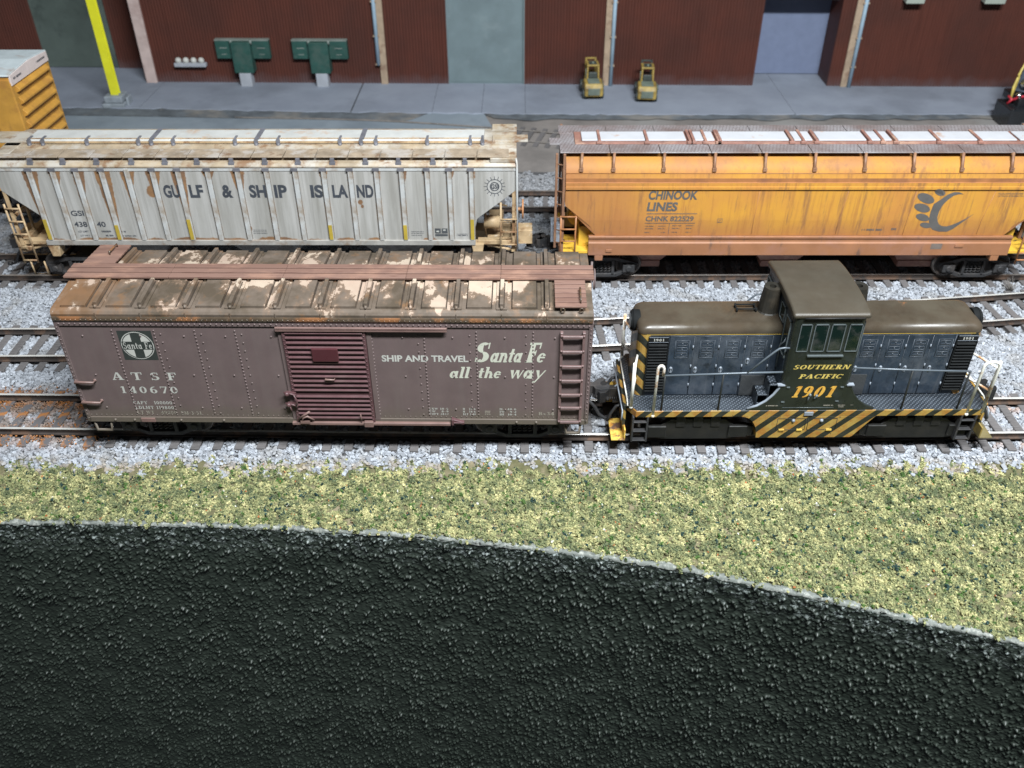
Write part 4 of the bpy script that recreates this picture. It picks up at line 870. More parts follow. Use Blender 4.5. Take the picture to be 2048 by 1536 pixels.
# corner ladders, step treads, pilots, footboards
for x0, x1 in ((-4.48, -4.06), (3.92, 4.34)):
    for sy in (-1, 1):
        m = M(); y0, y1 = sorted((sy*1.12, sy*1.30))
        for x_ in (x0, x1-.05): m.box(x_, x_+.05, y0, y1, .24, 1.06)
        for z_ in (.26, .56, .86): m.box(x0, x1, y0, y1, z_, z_+.035)
        m.build('corner_ladder', m_truck, lo, bevel=.008, seg=1)
s = NT('rusty_footboard'); c = s.mix(s.ramp(s.noise(2.3, detail=7, rough=.7), .40, .46), (.15, .085, .06), (.70, .47, .09)); c = s.mix(s.ramp(s.noise(6, detail=7, off=4), .5, .6), c, (.5, .22, .04)); m_foot = s.out(c, .6); m_foot2 = mk('footboard_olive', (.16, .13, .06), .6, var=.4, dirt=(.35, .24, .06), dthr=(.55, .65))
for sx, ex in ((-1, -4.62), (1, 4.58)):
    m = M(); m.box(min(ex, ex+sx*.07), max(ex, ex+sx*.07), -1.05, 1.05, .55, 1.24); pl = m.build('pilot', m_haz2, lo, bevel=.01)
    for sy in (-1, 1):
        m = M(); a, b = sorted((ex, ex+sx*.36)); y0, y1 = sorted((sy*.38, sy*1.28)); m.box(a, b, y0, y1, .27, .31); m.box(min(ex, ex+sx*.04), max(ex, ex+sx*.04), y0, y1, .27, .62); m.build('footboard', m_foot if sx < 0 else m_foot2, lo, bevel=.01)
    m = M(); m.tube([(ex+sx*.1, -1.1, 1.1), (ex+sx*.12, -.2, 1.13), (ex+sx*.12, 1.1, 1.1)], .02, 6); m.tube([(ex+sx*.12, .02, 1.13), (ex+sx*.25, .02, 1.0)], .02, 6); m.tube([(ex+sx*.1, -1.1, 1.1), (ex+sx*.12, -1.16, .85)], .02, 6); m.build('uncoupling_lever', m_ledge, lo)
    for yy in (-.62, .62):
        m = M(); m.tube([(ex+sx*.05, yy, .95), (ex+sx*.2, yy, .9), (ex+sx*.34, yy-.04, .68), (ex+sx*.42, yy-.05, .45)], .04, 8); m.build('air_hose', m_hose, lo)
    coupler(lo, ex, sx, .9, m_blk, hose=False)
for x0, x1, z_ in ((-1.36, -1.06, 1.62), (-1.10, -.88, 1.93)):
    m = M(); m.box(x0, x1, -1.12, -.70, z_-.035, z_); m.box(x0, x0+.03, -1.12, -.70, 1.27, z_); m.box(x0, x1, -.73, -.70, 1.27, z_); m.build('cab_step', m_plate, lo, bevel=.005, seg=1)
for a, b in ((.9, 1.12), (1.1, 1.36)):
    m = M(); z_ = 1.93 if a < 1 else 1.62; m.box(a, b, .70, 1.12, z_-.035, z_); m.box(b-.03, b, .7, 1.12, 1.27, z_); m.build('cab_step', m_plate, lo, bevel=.005, seg=1)
# trucks : outside frame boxes
LT = None; m_ltruck = mk('loco_truck_black', (.007, .007, .0065), .6, var=.4, dirt=(.018, .016, .013), dthr=(.5, .65))
for cx in (-2.75, 2.95):
    if LT is None:
        m = M()
        for sy in (-1, 1):
            y0, y1 = sorted((sy*1.0, sy*1.14))
            m.prism([(-1.45, .30), (-1.45, .62), (-.95, .66), (-.7, .86), (.7, .86), (.95, .66), (1.45, .62), (1.45, .30), (1.1, .28), (.85, .2), (-.85, .2), (-1.1, .28)], 1, y0, y1)
            for x_ in (-1.05, 1.05): m.box(x_-.24, x_+.24, min(y0, y0-.0), max(y1, y1)+(.06 if sy > 0 else 0), .3, .66) if sy > 0 else m.box(x_-.24, x_+.24, y0-.06, y1, .3, .66)
            for x_ in (-.45, 0, .45): m.box(x_-.12, x_+.12, y0-.03, y1+.03, .62, 1.0)
        m.box(-.3, .3, -1, 1, .5, 1.05); LT = m.build('truck', m_ltruck, lo, bevel=.015, seg=1, loc=(cx, 0, 0))
        for sx in (-1.05, 1.05):
            for sy in (-1, 1):
                o = wheel_mb().build('wheel', [m_wheel, m_tread], LT); o.location = (sx, sy*.80, .44); o.rotation_euler = (0, 0, 0 if sy < 0 else PI)
    else: part_copy(LT, lo, (cx, 0, 0))
m = M(); m.box(-4.3, 4.3, -.9, .9, .95, 1.056); m.build('underframe', m_blk, lo)
# lettering
line('lettering', m_letyel, cab, fit(serif('SOUTHERN', .24, .1, .05), -.66, 2.535, .75, 2.665, .35), Y); line('lettering', m_letyel, cab, fit(serif('PACIFIC', .24, .1, .05), -.48, 2.255, .62, 2.385, .35), Y)
m = M(); put(m, fit(serif('1901', .27, .1, .16), -.57, 1.67, .56, 2.02, .3), Y, 0); m.build('road_number', m_num, cab)
m = M(); put(m, dashes(-1.14, -.84, 1.395, 1.425, 3), Y, 0); put(m, dashes(.31, .56, 1.40, 1.43, 4), Y, 0); put(m, dashes(.68, .86, 1.40, 1.43, 5), Y, 0); put(m, dashes(.7, .84, 1.35, 1.375, 6), Y, 0); put(m, dashes(1.0, 1.08, 1.41, 1.43, 7), Y, 0); m.build('small_data', m_fade, cab)
m = M(); m.tube([(-.1, Y-.02, 1.76), (-.14, Y-.05, 1.58)], .022, 6); m.sphere((-.1, Y-.03, 1.76), .045, 8); m.tube([(.06, Y-.02, 1.72), (.02, Y-.05, 1.66)], .02, 6); m.sphere((.07, Y-.03, 1.73), .045, 8)
for x_, z_ in ((-.68, 1.99), (-.74, 1.53), (.66, 1.99), (.62, 1.55)): m.box(x_-.04, x_+.04, Y-.03, Y, z_-.012, z_+.012)
m.tube([(-.72, Y-.003, 1.345), (.58, Y-.003, 1.345)], .007, 5); m.build('panel_latch', m_frame, cab)
for sg in (-1, 1):
    m = M(); m.box(sg*.86-.09, sg*.86+.09, Y-.03, Y+.08, 2.035, 2.06); m.build('skirt_step', m_ledge, cab)
# ================================================================== WHITE COVERED HOPPER
def side_grid(name, polyx, z0, z1, ylo, nx_, nz_, mats, cols, parent, yfun=None): pass
s = NT('hopper_white'); st_ = s.attr('tint', 'Color'); sp = s.n('ShaderNodeSeparateColor'); s.l(st_, sp.inputs[0])
base = s.mix(s.ramp(s.noise(1, (2.5, 2.5, .25), 6, .6), .38, .66), (.445, .435, .415), (.30, .29, .265)); base = s.mix(s.math('MULTIPLY', s.ramp(s.noise(1, (11, 11, .3), 6, .65, 6), .50, .70), .6), base, (.25, .24, .22))
rf_ = s.math('ADD', sp.outputs[0], s.math('MULTIPLY', s.math('SUBTRACT', s.noise(7, detail=5), .5), .5)); rust = s.mix(s.ramp(s.noise(3, detail=5), .4, .6), (.27, .135, .05), (.17, .085, .04)); c = s.mix(s.ramp(rf_, .42, .55, 0, .92), base, rust); m_gw = s.out(c, .55, 0, .4)
m_grib = mk('hopper_rib_white', (.50, .51, .505), .5, var=.12, dirt=(.30, .24, .18), ds=1.2, dthr=(.5, .65), damt=.8)
m_groof = mk('hopper_roof_tan', (.37, .295, .205), .5, var=.3, vs=1.5, dirt=(.48, .45, .40), ds=1.0, dthr=(.45, .6), damt=.9, dirt2=(.24, .145, .085), d2s=1.8, d2thr=(.52, .63), streak=(.22, .15, .1), smap=(2, 9, 9), sthr=(.54, .72), samt=.7)
m_ghatch = mk('hopper_hatch_pale', (.52, .52, .50), .4, var=.1, dirt=(.5, .36, .26), ds=1.4, dthr=(.55, .65), damt=.8, dirt2=(.32, .17, .1), d2s=2.5, d2thr=(.68, .74))
m_gtan = mk('hopper_frame_tan', (.46, .33, .19), .6, var=.3, dirt=(.22, .11, .05), ds=2, dthr=(.5, .62), damt=.9, dirt2=(.6, .56, .48), d2s=2.4, d2thr=(.6, .7))
m_gclamp = mk('hatch_clamp', (.15, .15, .17), .5, var=.3)
m_gribline = mk('rib_line_dark', (.17, .165, .155), .6, var=.4, dirt=(.22, .14, .08), ds=1.2, dthr=(.5, .6))  # dark strips beside each rib, wider on the left
m_gyel = mk('rib_yellow', (.44, .32, .045), .5, var=.15)
m_gtxt = mk('hopper_letter_black', (.055, .062, .075), .5, var=.2)
m_gsill2 = mk('hopper_sill_grey', (.34, .325, .30), .55, var=.2, dirt=(.2, .13, .08), ds=1.3, dthr=(.5, .65))
m_gsill = mk('hopper_underside', (.16, .15, .14), .6, var=.25, dirt=(.09, .075, .06), dthr=(.5, .6))
gs = thing('covered_hopper', 'rust streaked white ribbed covered hopper lettered in black with a round wheel emblem', 'hopper car', (-7.25, 8.46, 0))
OX = -7.25; gy = 6.96-8.46; ge = 0.9-OX
ribs = [(-14.29, -14.33), (-13.54, -13.61), (-12.83, -12.86), (-12.0, -12.08), (-11.23, -11.27), (-10.44, -10.46), (-9.63, -9.68), (-8.72, -8.73), (-7.79, -7.79), (-6.9, -6.88), (-5.98, -6.01), (-5.07, -5.14), (-4.26, -4.29), (-3.42, -3.5), (-2.66, -2.7), (-1.85, -1.91), (-1.16, -1.21), (-.48, -.53)]
ribs = [(a+b)/2-OX for a, b in ribs]
body = [(-ge, 4.22), (ge, 4.22), (ge-.02, 3.44), (-.35-OX, 2.47), (-.50-OX, 1.70), (-14.38-OX, 1.70), (-14.42-OX, 2.58), (-ge+.35, 3.36), (-ge, 3.52)]
m = M(); m.prism(body, 1, gy+.01, -gy-.01); m.build('body', m_grib, gs)
# near side skin with rust stains carried per vertex
xs = np.linspace(-ge, ge, 520); zs = np.linspace(1.70, 4.22, 64); XX, ZZ = np.meshgrid(xs, zs); rr = np.zeros_like(XX); rg = np.random.default_rng(5)
for i, rx in enumerate(ribs):
    for sd in (-1, 1):
        amt = (1.5 if i < 9 else .7)*(.4+.8*rg.random())*(.8 if sd < 0 else 1.0); Ln = rg.uniform(.5, 2.3)*(1.0 if i < 6 else .7 if i < 9 else .3)
        t = np.clip((4.2-ZZ)/max(Ln, .2), 0, 1); wd_ = .24*(1-t)**.8+.012; d_ = (XX-rx)*sd-.05-.08*t*0
        rr = np.maximum(rr, np.where((d_ > -.12) & (t < 1), np.clip(1.25-np.abs(d_-.02)/wd_, 0, 1)*min(amt, 1), 0))
rr = np.maximum(rr, np.clip(1-(ZZ-1.70)/.22, 0, 1)*(.5+.3*field(XX, ZZ*0, 1.6, 15)))
for cx, cz, r_ in ((-10.62-OX, 3.42, .24), (-4.05-OX, 3.05, .10), (-4.0-OX, 2.9, .07), (-7.72-OX, 2.13, .09)): rr = np.maximum(rr, 1.2-np.hypot(XX-cx, (ZZ-cz)*.8)/r_)
inside = np.ones_like(XX, bool)
lim_lo = np.where(XX > -.35-OX, 2.47+(XX-(-.35-OX))*(3.44-2.47)/(ge-.02+.35+OX), np.where(XX > -.50-OX, 1.7+(XX+.5+OX)/.15*.77, 1.70)); lim_lo = np.maximum(lim_lo, np.where(XX < -14.42-OX, 2.58+(-14.42-OX-XX)*(.94/1.06), np.where(XX < -14.38-OX, 2.0, 1.7)))
lim_lo = np.minimum(lim_lo, 4.2); Z2_ = np.maximum(ZZ, lim_lo); V = np.stack([XX, np.full_like(XX, gy), Z2_], -1).reshape(-1, 3); n = len(xs); i, j = np.meshgrid(np.arange(63), np.arange(n-1), indexing='ij'); a = i*n+j
F = np.stack([a, a+1, a+n+1, a+n], -1).reshape(-1, 4); dz = V[F][:, :, 2].max(1)-V[F][:, :, 2].min(1); F = F[dz > 1e-4]
big('side_panel', V, F, m_gw, np.repeat(np.clip(rr, 0, 1.3).reshape(-1, 1), 3, 1), parent=gs)
proto = None
for i, rx in enumerate(ribs):
    if proto is None:
        m = M(); m.prism([(-.075, gy), (-.055, gy-.075), (.055, gy-.075), (.075, gy)], 2, 1.74, 4.18); m.box(-.108, -.078, gy-.006, gy, 1.76, 4.12, 1); m.box(.078, .097, gy-.006, gy, 1.76, 4.12, 1); proto = o = m.build('rib', [m_grib, m_gribline], gs)
    else: o = proto.copy(); COL.objects.link(o)
    o.location = (rx, 0, 0)
    m = M(); m.box(rx-.1, rx+.1, gy-.085, gy, 4.12, 4.22); m.build('rib_cap', m_gclamp, gs) if i not in (4, ) else None
    if i in (0, 3, 6, 11, 14, 17):
        m = M(); hh = .62 if i in (0, 6, 17) else .42; m.box(rx-.058, rx+.058, gy-.081, gy-.07, 1.76, 1.76+hh+.1); m.build('reflector', m_gyel, gs)
m = M(); m.box(-ge, ge, gy-.02, gy+.02, 4.10, 4.24); m.build('top_chord', m_grib, gs, bevel=.01, seg=1); m = M(); m.box(-14.5-OX, -.42-OX, gy-.06, gy+.1, 1.55, 1.72); m.box(-14.5-OX, -.42-OX, -gy-.1, -gy+.06, 1.55, 1.72); m.build('side_sill', m_gsill2, gs, bevel=.01, seg=1)
rp_ = [(gy-.03, 4.20), (gy-.05, 4.26), (gy+.02, 4.34), (gy+.25, 4.42), (-.55, 4.56), (.55, 4.56), (-gy-.25, 4.42), (-gy+.03, 4.30), (-gy+.03, 4.20)]
m = M(); m.prism(rp_, 0, -ge-.02, ge+.02); m.build('roof', m_groof, gs, bevel=.02)
# walkways, roof posts
m_gwalk = mk('roof_walk_tan', (.33, .26, .19), .5, var=.3, dirt=(.46, .42, .38), ds=1.3, dthr=(.5, .6), dirt2=(.22, .14, .09), d2s=2.1, d2thr=(.58, .66), bump=.5, bs=14, bd=.02)
for sg in (1,):
    m = M(); y0, y1 = sorted((sg*(gy+.06), sg*(gy+.70))); n_ = 16; dx_ = (2*ge-.3)/n_
    for i in range(n_): m.box(-ge+.1+i*dx_, -ge+.1+(i+1)*dx_-.025, y0, y1, 4.50, 4.545)
    m.build('roof_walk', m_gwalk, gs, bevel=.012)
for x_ in [-14.2, -13.18, -12.13, -11.04, -10.0, -9.0, -7.93, -6.89, -5.86, -4.79, -3.76, -2.74, -1.67, -.68]: m = M(); m.box(x_-OX-.06, x_-OX+.06, gy-.0, gy+.1, 4.28, 4.50); m.box(x_-OX-.09, x_-OX+.09, gy-.02, gy+.12, 4.30, 4.37); m.build('walk_bracket', m_gclamp, gs)
m = M(); hx0, hx1 = -14.65-OX, -.12-OX
m.prism([(-.42, 4.54), (-.46, 4.60), (-.46, 4.68), (-.36, 4.72), (.36, 4.72), (.46, 4.68), (.46, 4.54)], 0, hx0, hx1); m.build('roof_hatch', m_ghatch, gs, bevel=.015)
m = M(); m.box(hx0, hx1, -.475, -.45, 4.60, 4.66); m.box(hx0, hx1, -.40, -.37, 4.715, 4.735); m.build('hatch_lip', m_gtan, gs)
for x_ in (-14.57, -14.14, -12.73, -11.09, -10.68, -9.98, -8.01, -7.34, -6.64, -4.68, -4.01, -3.54, -1.91, -.55, -.16):
    m = M(); q = x_-OX; m.box(q-.06, q+.06, -.52, -.46, 4.53, 4.72); m.box(q-.035, q+.035, -.5, -.2, 4.722, 4.75); m.sphere((q, -.52, 4.56), .07, 8); m.build('hatch_clamp', m_gclamp, gs)
for x_ in (-10.68, -7.34, -4.01): m = M(); m.box(x_-OX-.05, x_-OX+.1, -.44, .44, 4.721, 4.745); m.build('hatch_strap', m_gclamp, gs)
for a, b, y0, y1 in ((.15-OX, 1.28-OX, -.32, .22), (-16.2-OX, -14.75-OX, -.35, .55)):
    m = M(); m.box(a, b, y0, y1, 4.56, 4.61); m.build('end_platform', m_groof, gs, bevel=.01)
m = M(); m.box(.1-OX, .92-OX, gy+.02, -gy-.02, 4.35, 4.50); m.build('roof_end', m_groof, gs, bevel=.02); m = M(); m.box(-15.4-OX, -14.9-OX, gy+.3, gy+1.2, 4.5, 4.56); m.build('roof_end', m_groof, gs, bevel=.02)
# slope sheet, end frame, ladders
def chute(cx, w1, w2, par, mat, z0=.55, z1=1.56, y=gy+.12):
    m = M(); vs = [(cx-w1, y, z1), (cx+w1, y, z1), (cx+w1, -y, z1), (cx-w1, -y, z1), (cx-w2, y+.55, z0), (cx+w2, y+.55, z0), (cx+w2, -y-.55, z0), (cx-w2, -y-.55, z0)]
    m.add(vs, [(0, 1, 2, 3), (7, 6, 5, 4), (0, 4, 5, 1), (1, 5, 6, 2), (2, 6, 7, 3), (3, 7, 4, 0)]); m.box(cx-w2, cx+w2, y+.5, -y-.5, z0-.2, z0+.03); m.build('hopper_chute', mat, par, bevel=.012)
for cx in (-11.75, -7.3, -2.95): chute(cx-OX, 1.25, .55, gs, m_gsill)
m = M(); m.box(-16.0-OX, 1.45-OX, -.3, .3, .95, 1.45); m.box(-.35-OX, .95-OX, gy+.1, gy+.35, 1.50, 1.64); m.box(-15.6-OX, -14.4-OX, gy+.1, gy+.35, 1.50, 1.64); m.box(.75-OX, .95-OX, gy+.05, -gy-.05, 1.25, 1.6); m.box(-15.5-OX, -15.3-OX, gy+.05, -gy-.05, 1.25, 1.6)
for x_ in (.2, -14.9): m.box(x_-OX-.25, x_-OX+.25, -1.2, 1.2, 1.3, 1.52)
m.tube([(-.4-OX, gy+.25, 1.55), (.85-OX, gy+.25, 1.2)], .06, 6); m.tube([(-14.4-OX, gy+.25, 1.55), (-15.4-OX, gy+.25, 1.2)], .06, 6)
m.build('end_frame', m_gtan, gs, bevel=.012)
m = M()
for q, sg in ((.83-OX, 1), (-15.35-OX, -1)):
    m = M(); m.box(q-.05, q+.05, gy+.01, gy+.09, 1.5, 4.2); m.box(q-.05, q+.05, -gy-.09, -gy-.01, 1.5, 4.2)
    m.box(q-.04, q+.04, gy, -gy, 2.45, 2.55); m.box(q-.03, q+.03, -.6, -.5, 1.5, 3.6)
    m.build('end_post', m_gtan, gs, bevel=.01)
def ladder(par, x0, x1, y, z0, z1, zs_, mat, lean=0., r=.028):
    m = M()
    for x_ in (x0, x1): m.tube([(x_, y, z0), (x_+lean, y, z1)], r, 6)
    for z_ in zs_: q = lean*(z_-z0)/(z1-z0); m.tube([(x0+q, y-.02, z_), (x1+q, y-.02, z_)], r*.9, 6)
    return m.build('ladder', mat, par)
ladder(gs, .40-OX, .92-OX, gy-.05, 1.10, 3.05, (1.12, 1.58, 2.03, 2.48), m_gtan, .02, .032)
m = M(); m.tube([(.95-OX, gy-.05, 1.1), (.93-OX, gy-.05, 4.35), (.9-OX, gy+.05, 4.5)], .035, 6); m.build('corner_rail', m_grib, gs)
ladder(gs, -15.45-OX, -15.0-OX, gy-.05, .9, 3.0, (1.0, 1.5, 1.95, 2.4, 2.85), m_gtan, 0, .035)
m = M(); m.tube([(-15.25-OX, gy-.05, .95), (-15.2-OX, gy-.1, .5), (-14.75-OX, gy-.1, .5), (-14.8-OX, gy-.05, .95)], .03, 6); m.build('step', m_gtan, gs)
m = M(); m.tube([(-.15-OX, gy+.65, 2.05), (.35-OX, gy+.65, 2.05)], .22, 14); m.tube([(.35-OX, gy+.65, 2.05), (.4-OX, gy+.65, 2.05)], [.22, .1], 14); m.tube([(.4-OX, gy+.65, 2.05), (.75-OX, gy+.65, 2.05)], .03, 6); m.tube([(-.1-OX, gy+.5, 1.6), (-.1-OX, gy+.5, 2.9), (.5-OX, gy+.7, 3.0)], .025, 6); m.tube([(-.3-OX, gy+.9, 2.5), (.2-OX, gy+.8, 2.65), (.6-OX, gy+.9, 2.5)], .03, 6); m.build('brake_cylinder', m_gtan, gs)
m = M(); wc = (1.12-OX, gy+.55, 2.55); m.tube([(wc[0], wc[1]+.3*math.cos(u), wc[2]+.3*math.sin(u)) for u in np.linspace(0, 2*PI, 18)[:-1]], .03, 6, closed=True)
for u in np.linspace(0, 2*PI, 7)[:-1]: m.tube([(wc[0]-.03, wc[1], wc[2]), (wc[0], wc[1]+.3*math.cos(u), wc[2]+.3*math.sin(u))], .018, 5)
m.tube([(wc[0]-.25, wc[1], wc[2]), (wc[0], wc[1], wc[2])], .06, 8); m.build('brake_wheel', mk('handbrake_rust', (.42, .2, .09), .6, var=.3), gs)
for x_ in (-14.32, -.35):
    m = M(); q = x_-OX; m.prism([(q-.2, 1.56), (q+.2, 1.56), (q+.13, 1.12), (q-.13, 1.12)], 1, gy-.03, gy+.35); m.build('jacking_pad', m_gtan, gs, bevel=.015)
truck(gs, -14.25-OX+.35); truck(gs, -.9-OX); coupler(gs, 1.25-OX, 1); coupler(gs, -15.9-OX, -1)
for tx, a, b in (('GU', -10.25, -9.74), ('LF', -9.43, -8.99), ('&', -8.4, -8.06), ('SH', -7.53, -6.99), ('IP', -6.74, -6.33), ('IS', -5.59, -5.19), ('LA', -4.9, -4.41), ('ND', -4.13, -3.6)): line('lettering', m_gtxt, gs, fit(sans(tx, .042), a-OX, 3.20, b-OX, 3.64), gy)
for tx, a, c_, b, d_ in (('GSI', -13.42, 2.57, -13.0, 2.76), ('438', -13.42, 2.18, -13.0, 2.37), ('40', -12.69, 2.18, -12.40, 2.37), ('LD LMT', -13.36, 1.99, -13.02, 2.05), ('LT WT', -13.33, 1.84, -13.02, 1.90)): line('lettering', m_gtxt, gs, fit(sans(tx, .025), a-OX, c_, b-OX, d_), gy)
for k_, (a, b, c_, d_) in enumerate(((-12.6, -12.28, 1.99, 2.05), (-12.5, -12.25, 1.84, 1.9), (-11.95, -11.8, 1.99, 2.04), (-11.95, -11.5, 1.84, 1.88), (-2.5, -2.08, 2.0, 2.025), (-2.5, -2.08, 1.94, 1.965), (-2.5, -2.15, 1.87, 1.89), (-1.02, -.65, 1.92, 1.94), (-1.02, -.65, 1.86, 1.9), (-7.65, -7.2, 2.06, 2.08), (-7.65, -7.2, 2.0, 2.02), (-7.65, -7.2, 1.94, 1.96))): line('small_data', m_gtxt, gs, dashes(a-OX, b-OX, c_, d_, k_), gy)
m = M(); cx, cz = .23-OX, 3.58; put(m, _ring(cx, cz, .245, .245, 0, 360, .022, .022, 36), gy); put(m, _ring(cx, cz, .15, .15, 0, 360, .03, .03, 30), gy)
for u in range(16):
    a = 2*PI*u/16; d_ = (math.cos(a), math.sin(a)); nn = (-d_[1], d_[0]); put(m, [[(cx+.245*d_[0]-nn[0]*.009, cz+.245*d_[1]-nn[1]*.009), (cx+.34*d_[0]-nn[0]*.009, cz+.34*d_[1]-nn[1]*.009), (cx+.34*d_[0]+nn[0]*.009, cz+.34*d_[1]+nn[1]*.009), (cx+.245*d_[0]+nn[0]*.009, cz+.245*d_[1]+nn[1]*.009)]], gy)
put(m, fit(sans('GSI', .03), cx-.115, cz-.08, cx+.115, cz+.08), gy); m.build('emblem', m_gtxt, gs)
m = M()
for a, b, c_, d_ in ((-1.73, -1.54, 1.95, 2.13), (-1.51, -1.32, 1.95, 2.13), (-1.73, -1.32, 1.85, 1.93)): put(m, [_rect(a-OX, c_, b-OX, d_)], gy, 0)
for a, b, c_, d_ in ((-1.68, -1.6, 2.0, 2.05), (-1.46, -1.38, 2.05, 2.09)): put(m, [_rect(a-OX, c_, b-OX, d_)], gy-.003, 1)
m.build('data_panel', [mk('panel_black', (.07, .075, .08), .5), m_white], gs)

# ================================================================== ORANGE COVERED HOPPER
s = NT('hopper_orange'); X = s.xyz(); c = s.mix(s.ramp(s.noise(.55, detail=5), .4, .62), (.58, .29, .045), (.52, .235, .055))
c = s.mix(s.math('MULTIPLY', s.ramp(s.math('ADD', X[0], s.math('MULTIPLY', s.noise(1.0, detail=5), 3)), -1.6, -6.6), .85), c, (.34, .145, .07))
c = s.mix(s.math('MULTIPLY', s.ramp(s.math('ADD', X[2], s.math('MULTIPLY', s.noise(.9, detail=5), 1.2)), 3.3, 2.1), .85), c, (.34, .14, .065))
c = s.mix(s.math('MULTIPLY', s.ramp(s.noise(1, (9, 9, .5), 7, .7, 2), .50, .66), .65), c, (.36, .15, .045)); c = s.mix(s.math('MULTIPLY', s.ramp(s.noise(1, (4, 4, .35), 7, .72, 12), .57, .68), .75), c, (.20, .105, .06))
c = s.mix(s.ramp(s.noise(9, detail=4, off=3), .73, .76), c, (.2, .1, .06)); c = s.mix(s.math('MULTIPLY', s.ramp(s.noise(1, (2.2, 2.2, .22), 7, .75, 22), .56, .64), .7), c, (.24, .115, .055)); c = s.mix(s.math('MULTIPLY', s.ramp(s.math('ADD', X[2], s.math('MULTIPLY', s.noise(1, (1.5, 1.5, .6), 6), .5)), 4.05, 4.45), .75), c, s.mix(s.ramp(s.noise(.7, detail=5, off=31), .42, .6), (.42, .20, .035), (.33, .15, .06))); m_or = s.out(c, .6, 0, .3)  # last mix browns the upper roll in colour to offset the light it catches
m_orib = mk('hopper_ledge_brown', (.36, .155, .06), .45, var=.2, dirt=(.22, .10, .06), ds=1.2, dthr=(.5, .65), damt=.8)
m_osill = mk('hopper_sill_pinkish', (.32, .145, .07), .5, var=.15, vs=.9, dirt=(.33, .16, .10), ds=.9, dthr=(.5, .62), damt=.8, streak=(.13, .08, .06), smap=(3, 3, .6), sthr=(.6, .68), samt=.8)
m_oyel = mk('hopper_end_yellow', (.70, .42, .05), .45, var=.15, dirt=(.06, .05, .03), ds=2.2, dthr=(.58, .63), damt=.95)
m_obrown = mk('hopper_end_brown', (.24, .125, .075), .55, var=.25, dirt=(.4, .24, .14), dthr=(.5, .65), damt=.7)
s = NT('roof_grating'); X = s.xyz(); gdirt = s.ramp(s.noise(.9, (1, .4, 1), 6, .65, 4), .45, .65); g1 = s.math('ABSOLUTE', s.math('SINE', s.math('MULTIPLY', s.math('ADD', X[0], X[1]), PI/.11))); g2 = s.math('ABSOLUTE', s.math('SINE', s.math('MULTIPLY', X[1], PI/.085))); gg = s.ramp(s.math('MAXIMUM', g1, g2), .78, .9); c = s.mix(gg, (.13, .095, .095), s.mix(s.ramp(s.noise(.8, detail=5), .4, .65), (.36, .345, .355), (.22, .165, .15))); s.bump(gg, .6, .02); m_grate = s.out(c, .5, .1)
m_opanel = mk('hatch_white', (.50, .505, .53), .4, var=.05, dirt=(.45, .28, .19), ds=1.6, dthr=(.62, .7), damt=.8)
m_obase = mk('hatch_base_brown', (.27, .135, .105), .5, var=.25, dirt=(.45, .28, .2), dthr=(.5, .65))
m_otxt = mk('hopper_letter_grey', (.11, .105, .10), .5, var=.15)
ch = thing('covered_hopper', 'orange covered hopper with a dark paw emblem on its smooth weathered side', 'hopper car', (9.85, 8.46, 0))
OC = 9.85; cy = 7.0-8.46; cw = -cy
sp_ = [(cy+.03, 1.85), (cy+.0, 2.4), (cy+.0, 3.44), (cy-.05, 3.47), (cy-.05, 3.56), (cy-.03, 3.57), (cy-.03, 3.69), (cy+.0, 3.70), (cy+.0, 3.83), (cy+.03, 3.98), (cy+.12, 4.16), (cy+.27, 4.30), (cy+.5, 4.42), (cy+.9, 4.5)]
def oside_y(x, z):
    P = sp_
    for (y0, z0), (y1, z1) in zip(P, P[1:]):
        if z0 <= z <= z1: return y0+(y1-y0)*(z-z0)/(z1-z0)
    return cy
x0, x1 = 2.47-OC, 17.75-OC
loL = lambda x: max(1.85, 2.91-(x-x0)*(.74/.84) if x < x0+.84 else (2.17-(x-x0-.84)*2.4))
xs = sorted(set(list(np.linspace(x0, x0+1.1, 14))+list(np.linspace(x0+1.1, x1-1.1, 30))+list(np.linspace(x1-1.1, x1, 14))))
for sg, nm in ((1, 'side_panel'), (-1, 'side_panel')):
    m = M(); zz_ = [z for y, z in sp_]; vs = []; rows = len(sp_)
    for x in xs:
        lo_ = max(loL(x), loL(x0+x1-x))
        for y, z in sp_:
            z2 = max(z, lo_); vs.append((x, sg*oside_y(x, z2), z2))
    m.add(vs, []); 
    for i in range(len(xs)-1):
        for j in range(rows-1):
            m.f.append([i*rows+j, (i+1)*rows+j, (i+1)*rows+j+1, i*rows+j+1]); m.mi.append(1 if j in (6, 7) else 0); m.sm.append(j >= 9)
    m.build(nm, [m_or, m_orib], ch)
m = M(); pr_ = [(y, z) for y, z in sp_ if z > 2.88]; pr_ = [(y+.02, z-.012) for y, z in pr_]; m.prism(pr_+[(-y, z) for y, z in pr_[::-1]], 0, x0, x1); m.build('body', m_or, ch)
m = M()   # slope sheets and interior hopper under the cut corners
for sg, xe in ((1, x0), (-1, x1)):
    v = [(xe, cy+.03, 2.9), (xe, cw-.03, 2.9), (xe+sg*1.35, cw-.03, 1.5), (xe+sg*1.35, cy+.03, 1.5), (xe+sg*1.2, cw-.03, 2.95), (xe+sg*1.2, cy+.03, 2.95)]
    m.add(v, [(0, 1, 2, 3), (4, 5, 3, 2), (0, 3, 5), (1, 4, 2), (0, 5, 4, 1)])
m.box(x0+1.2, x1-1.2, cy+.06, cw-.06, 1.5, 2.95); m.build('slope_sheet', m_orib, ch)
m = M(); a, b = 3.27-OC, 17.04-OC
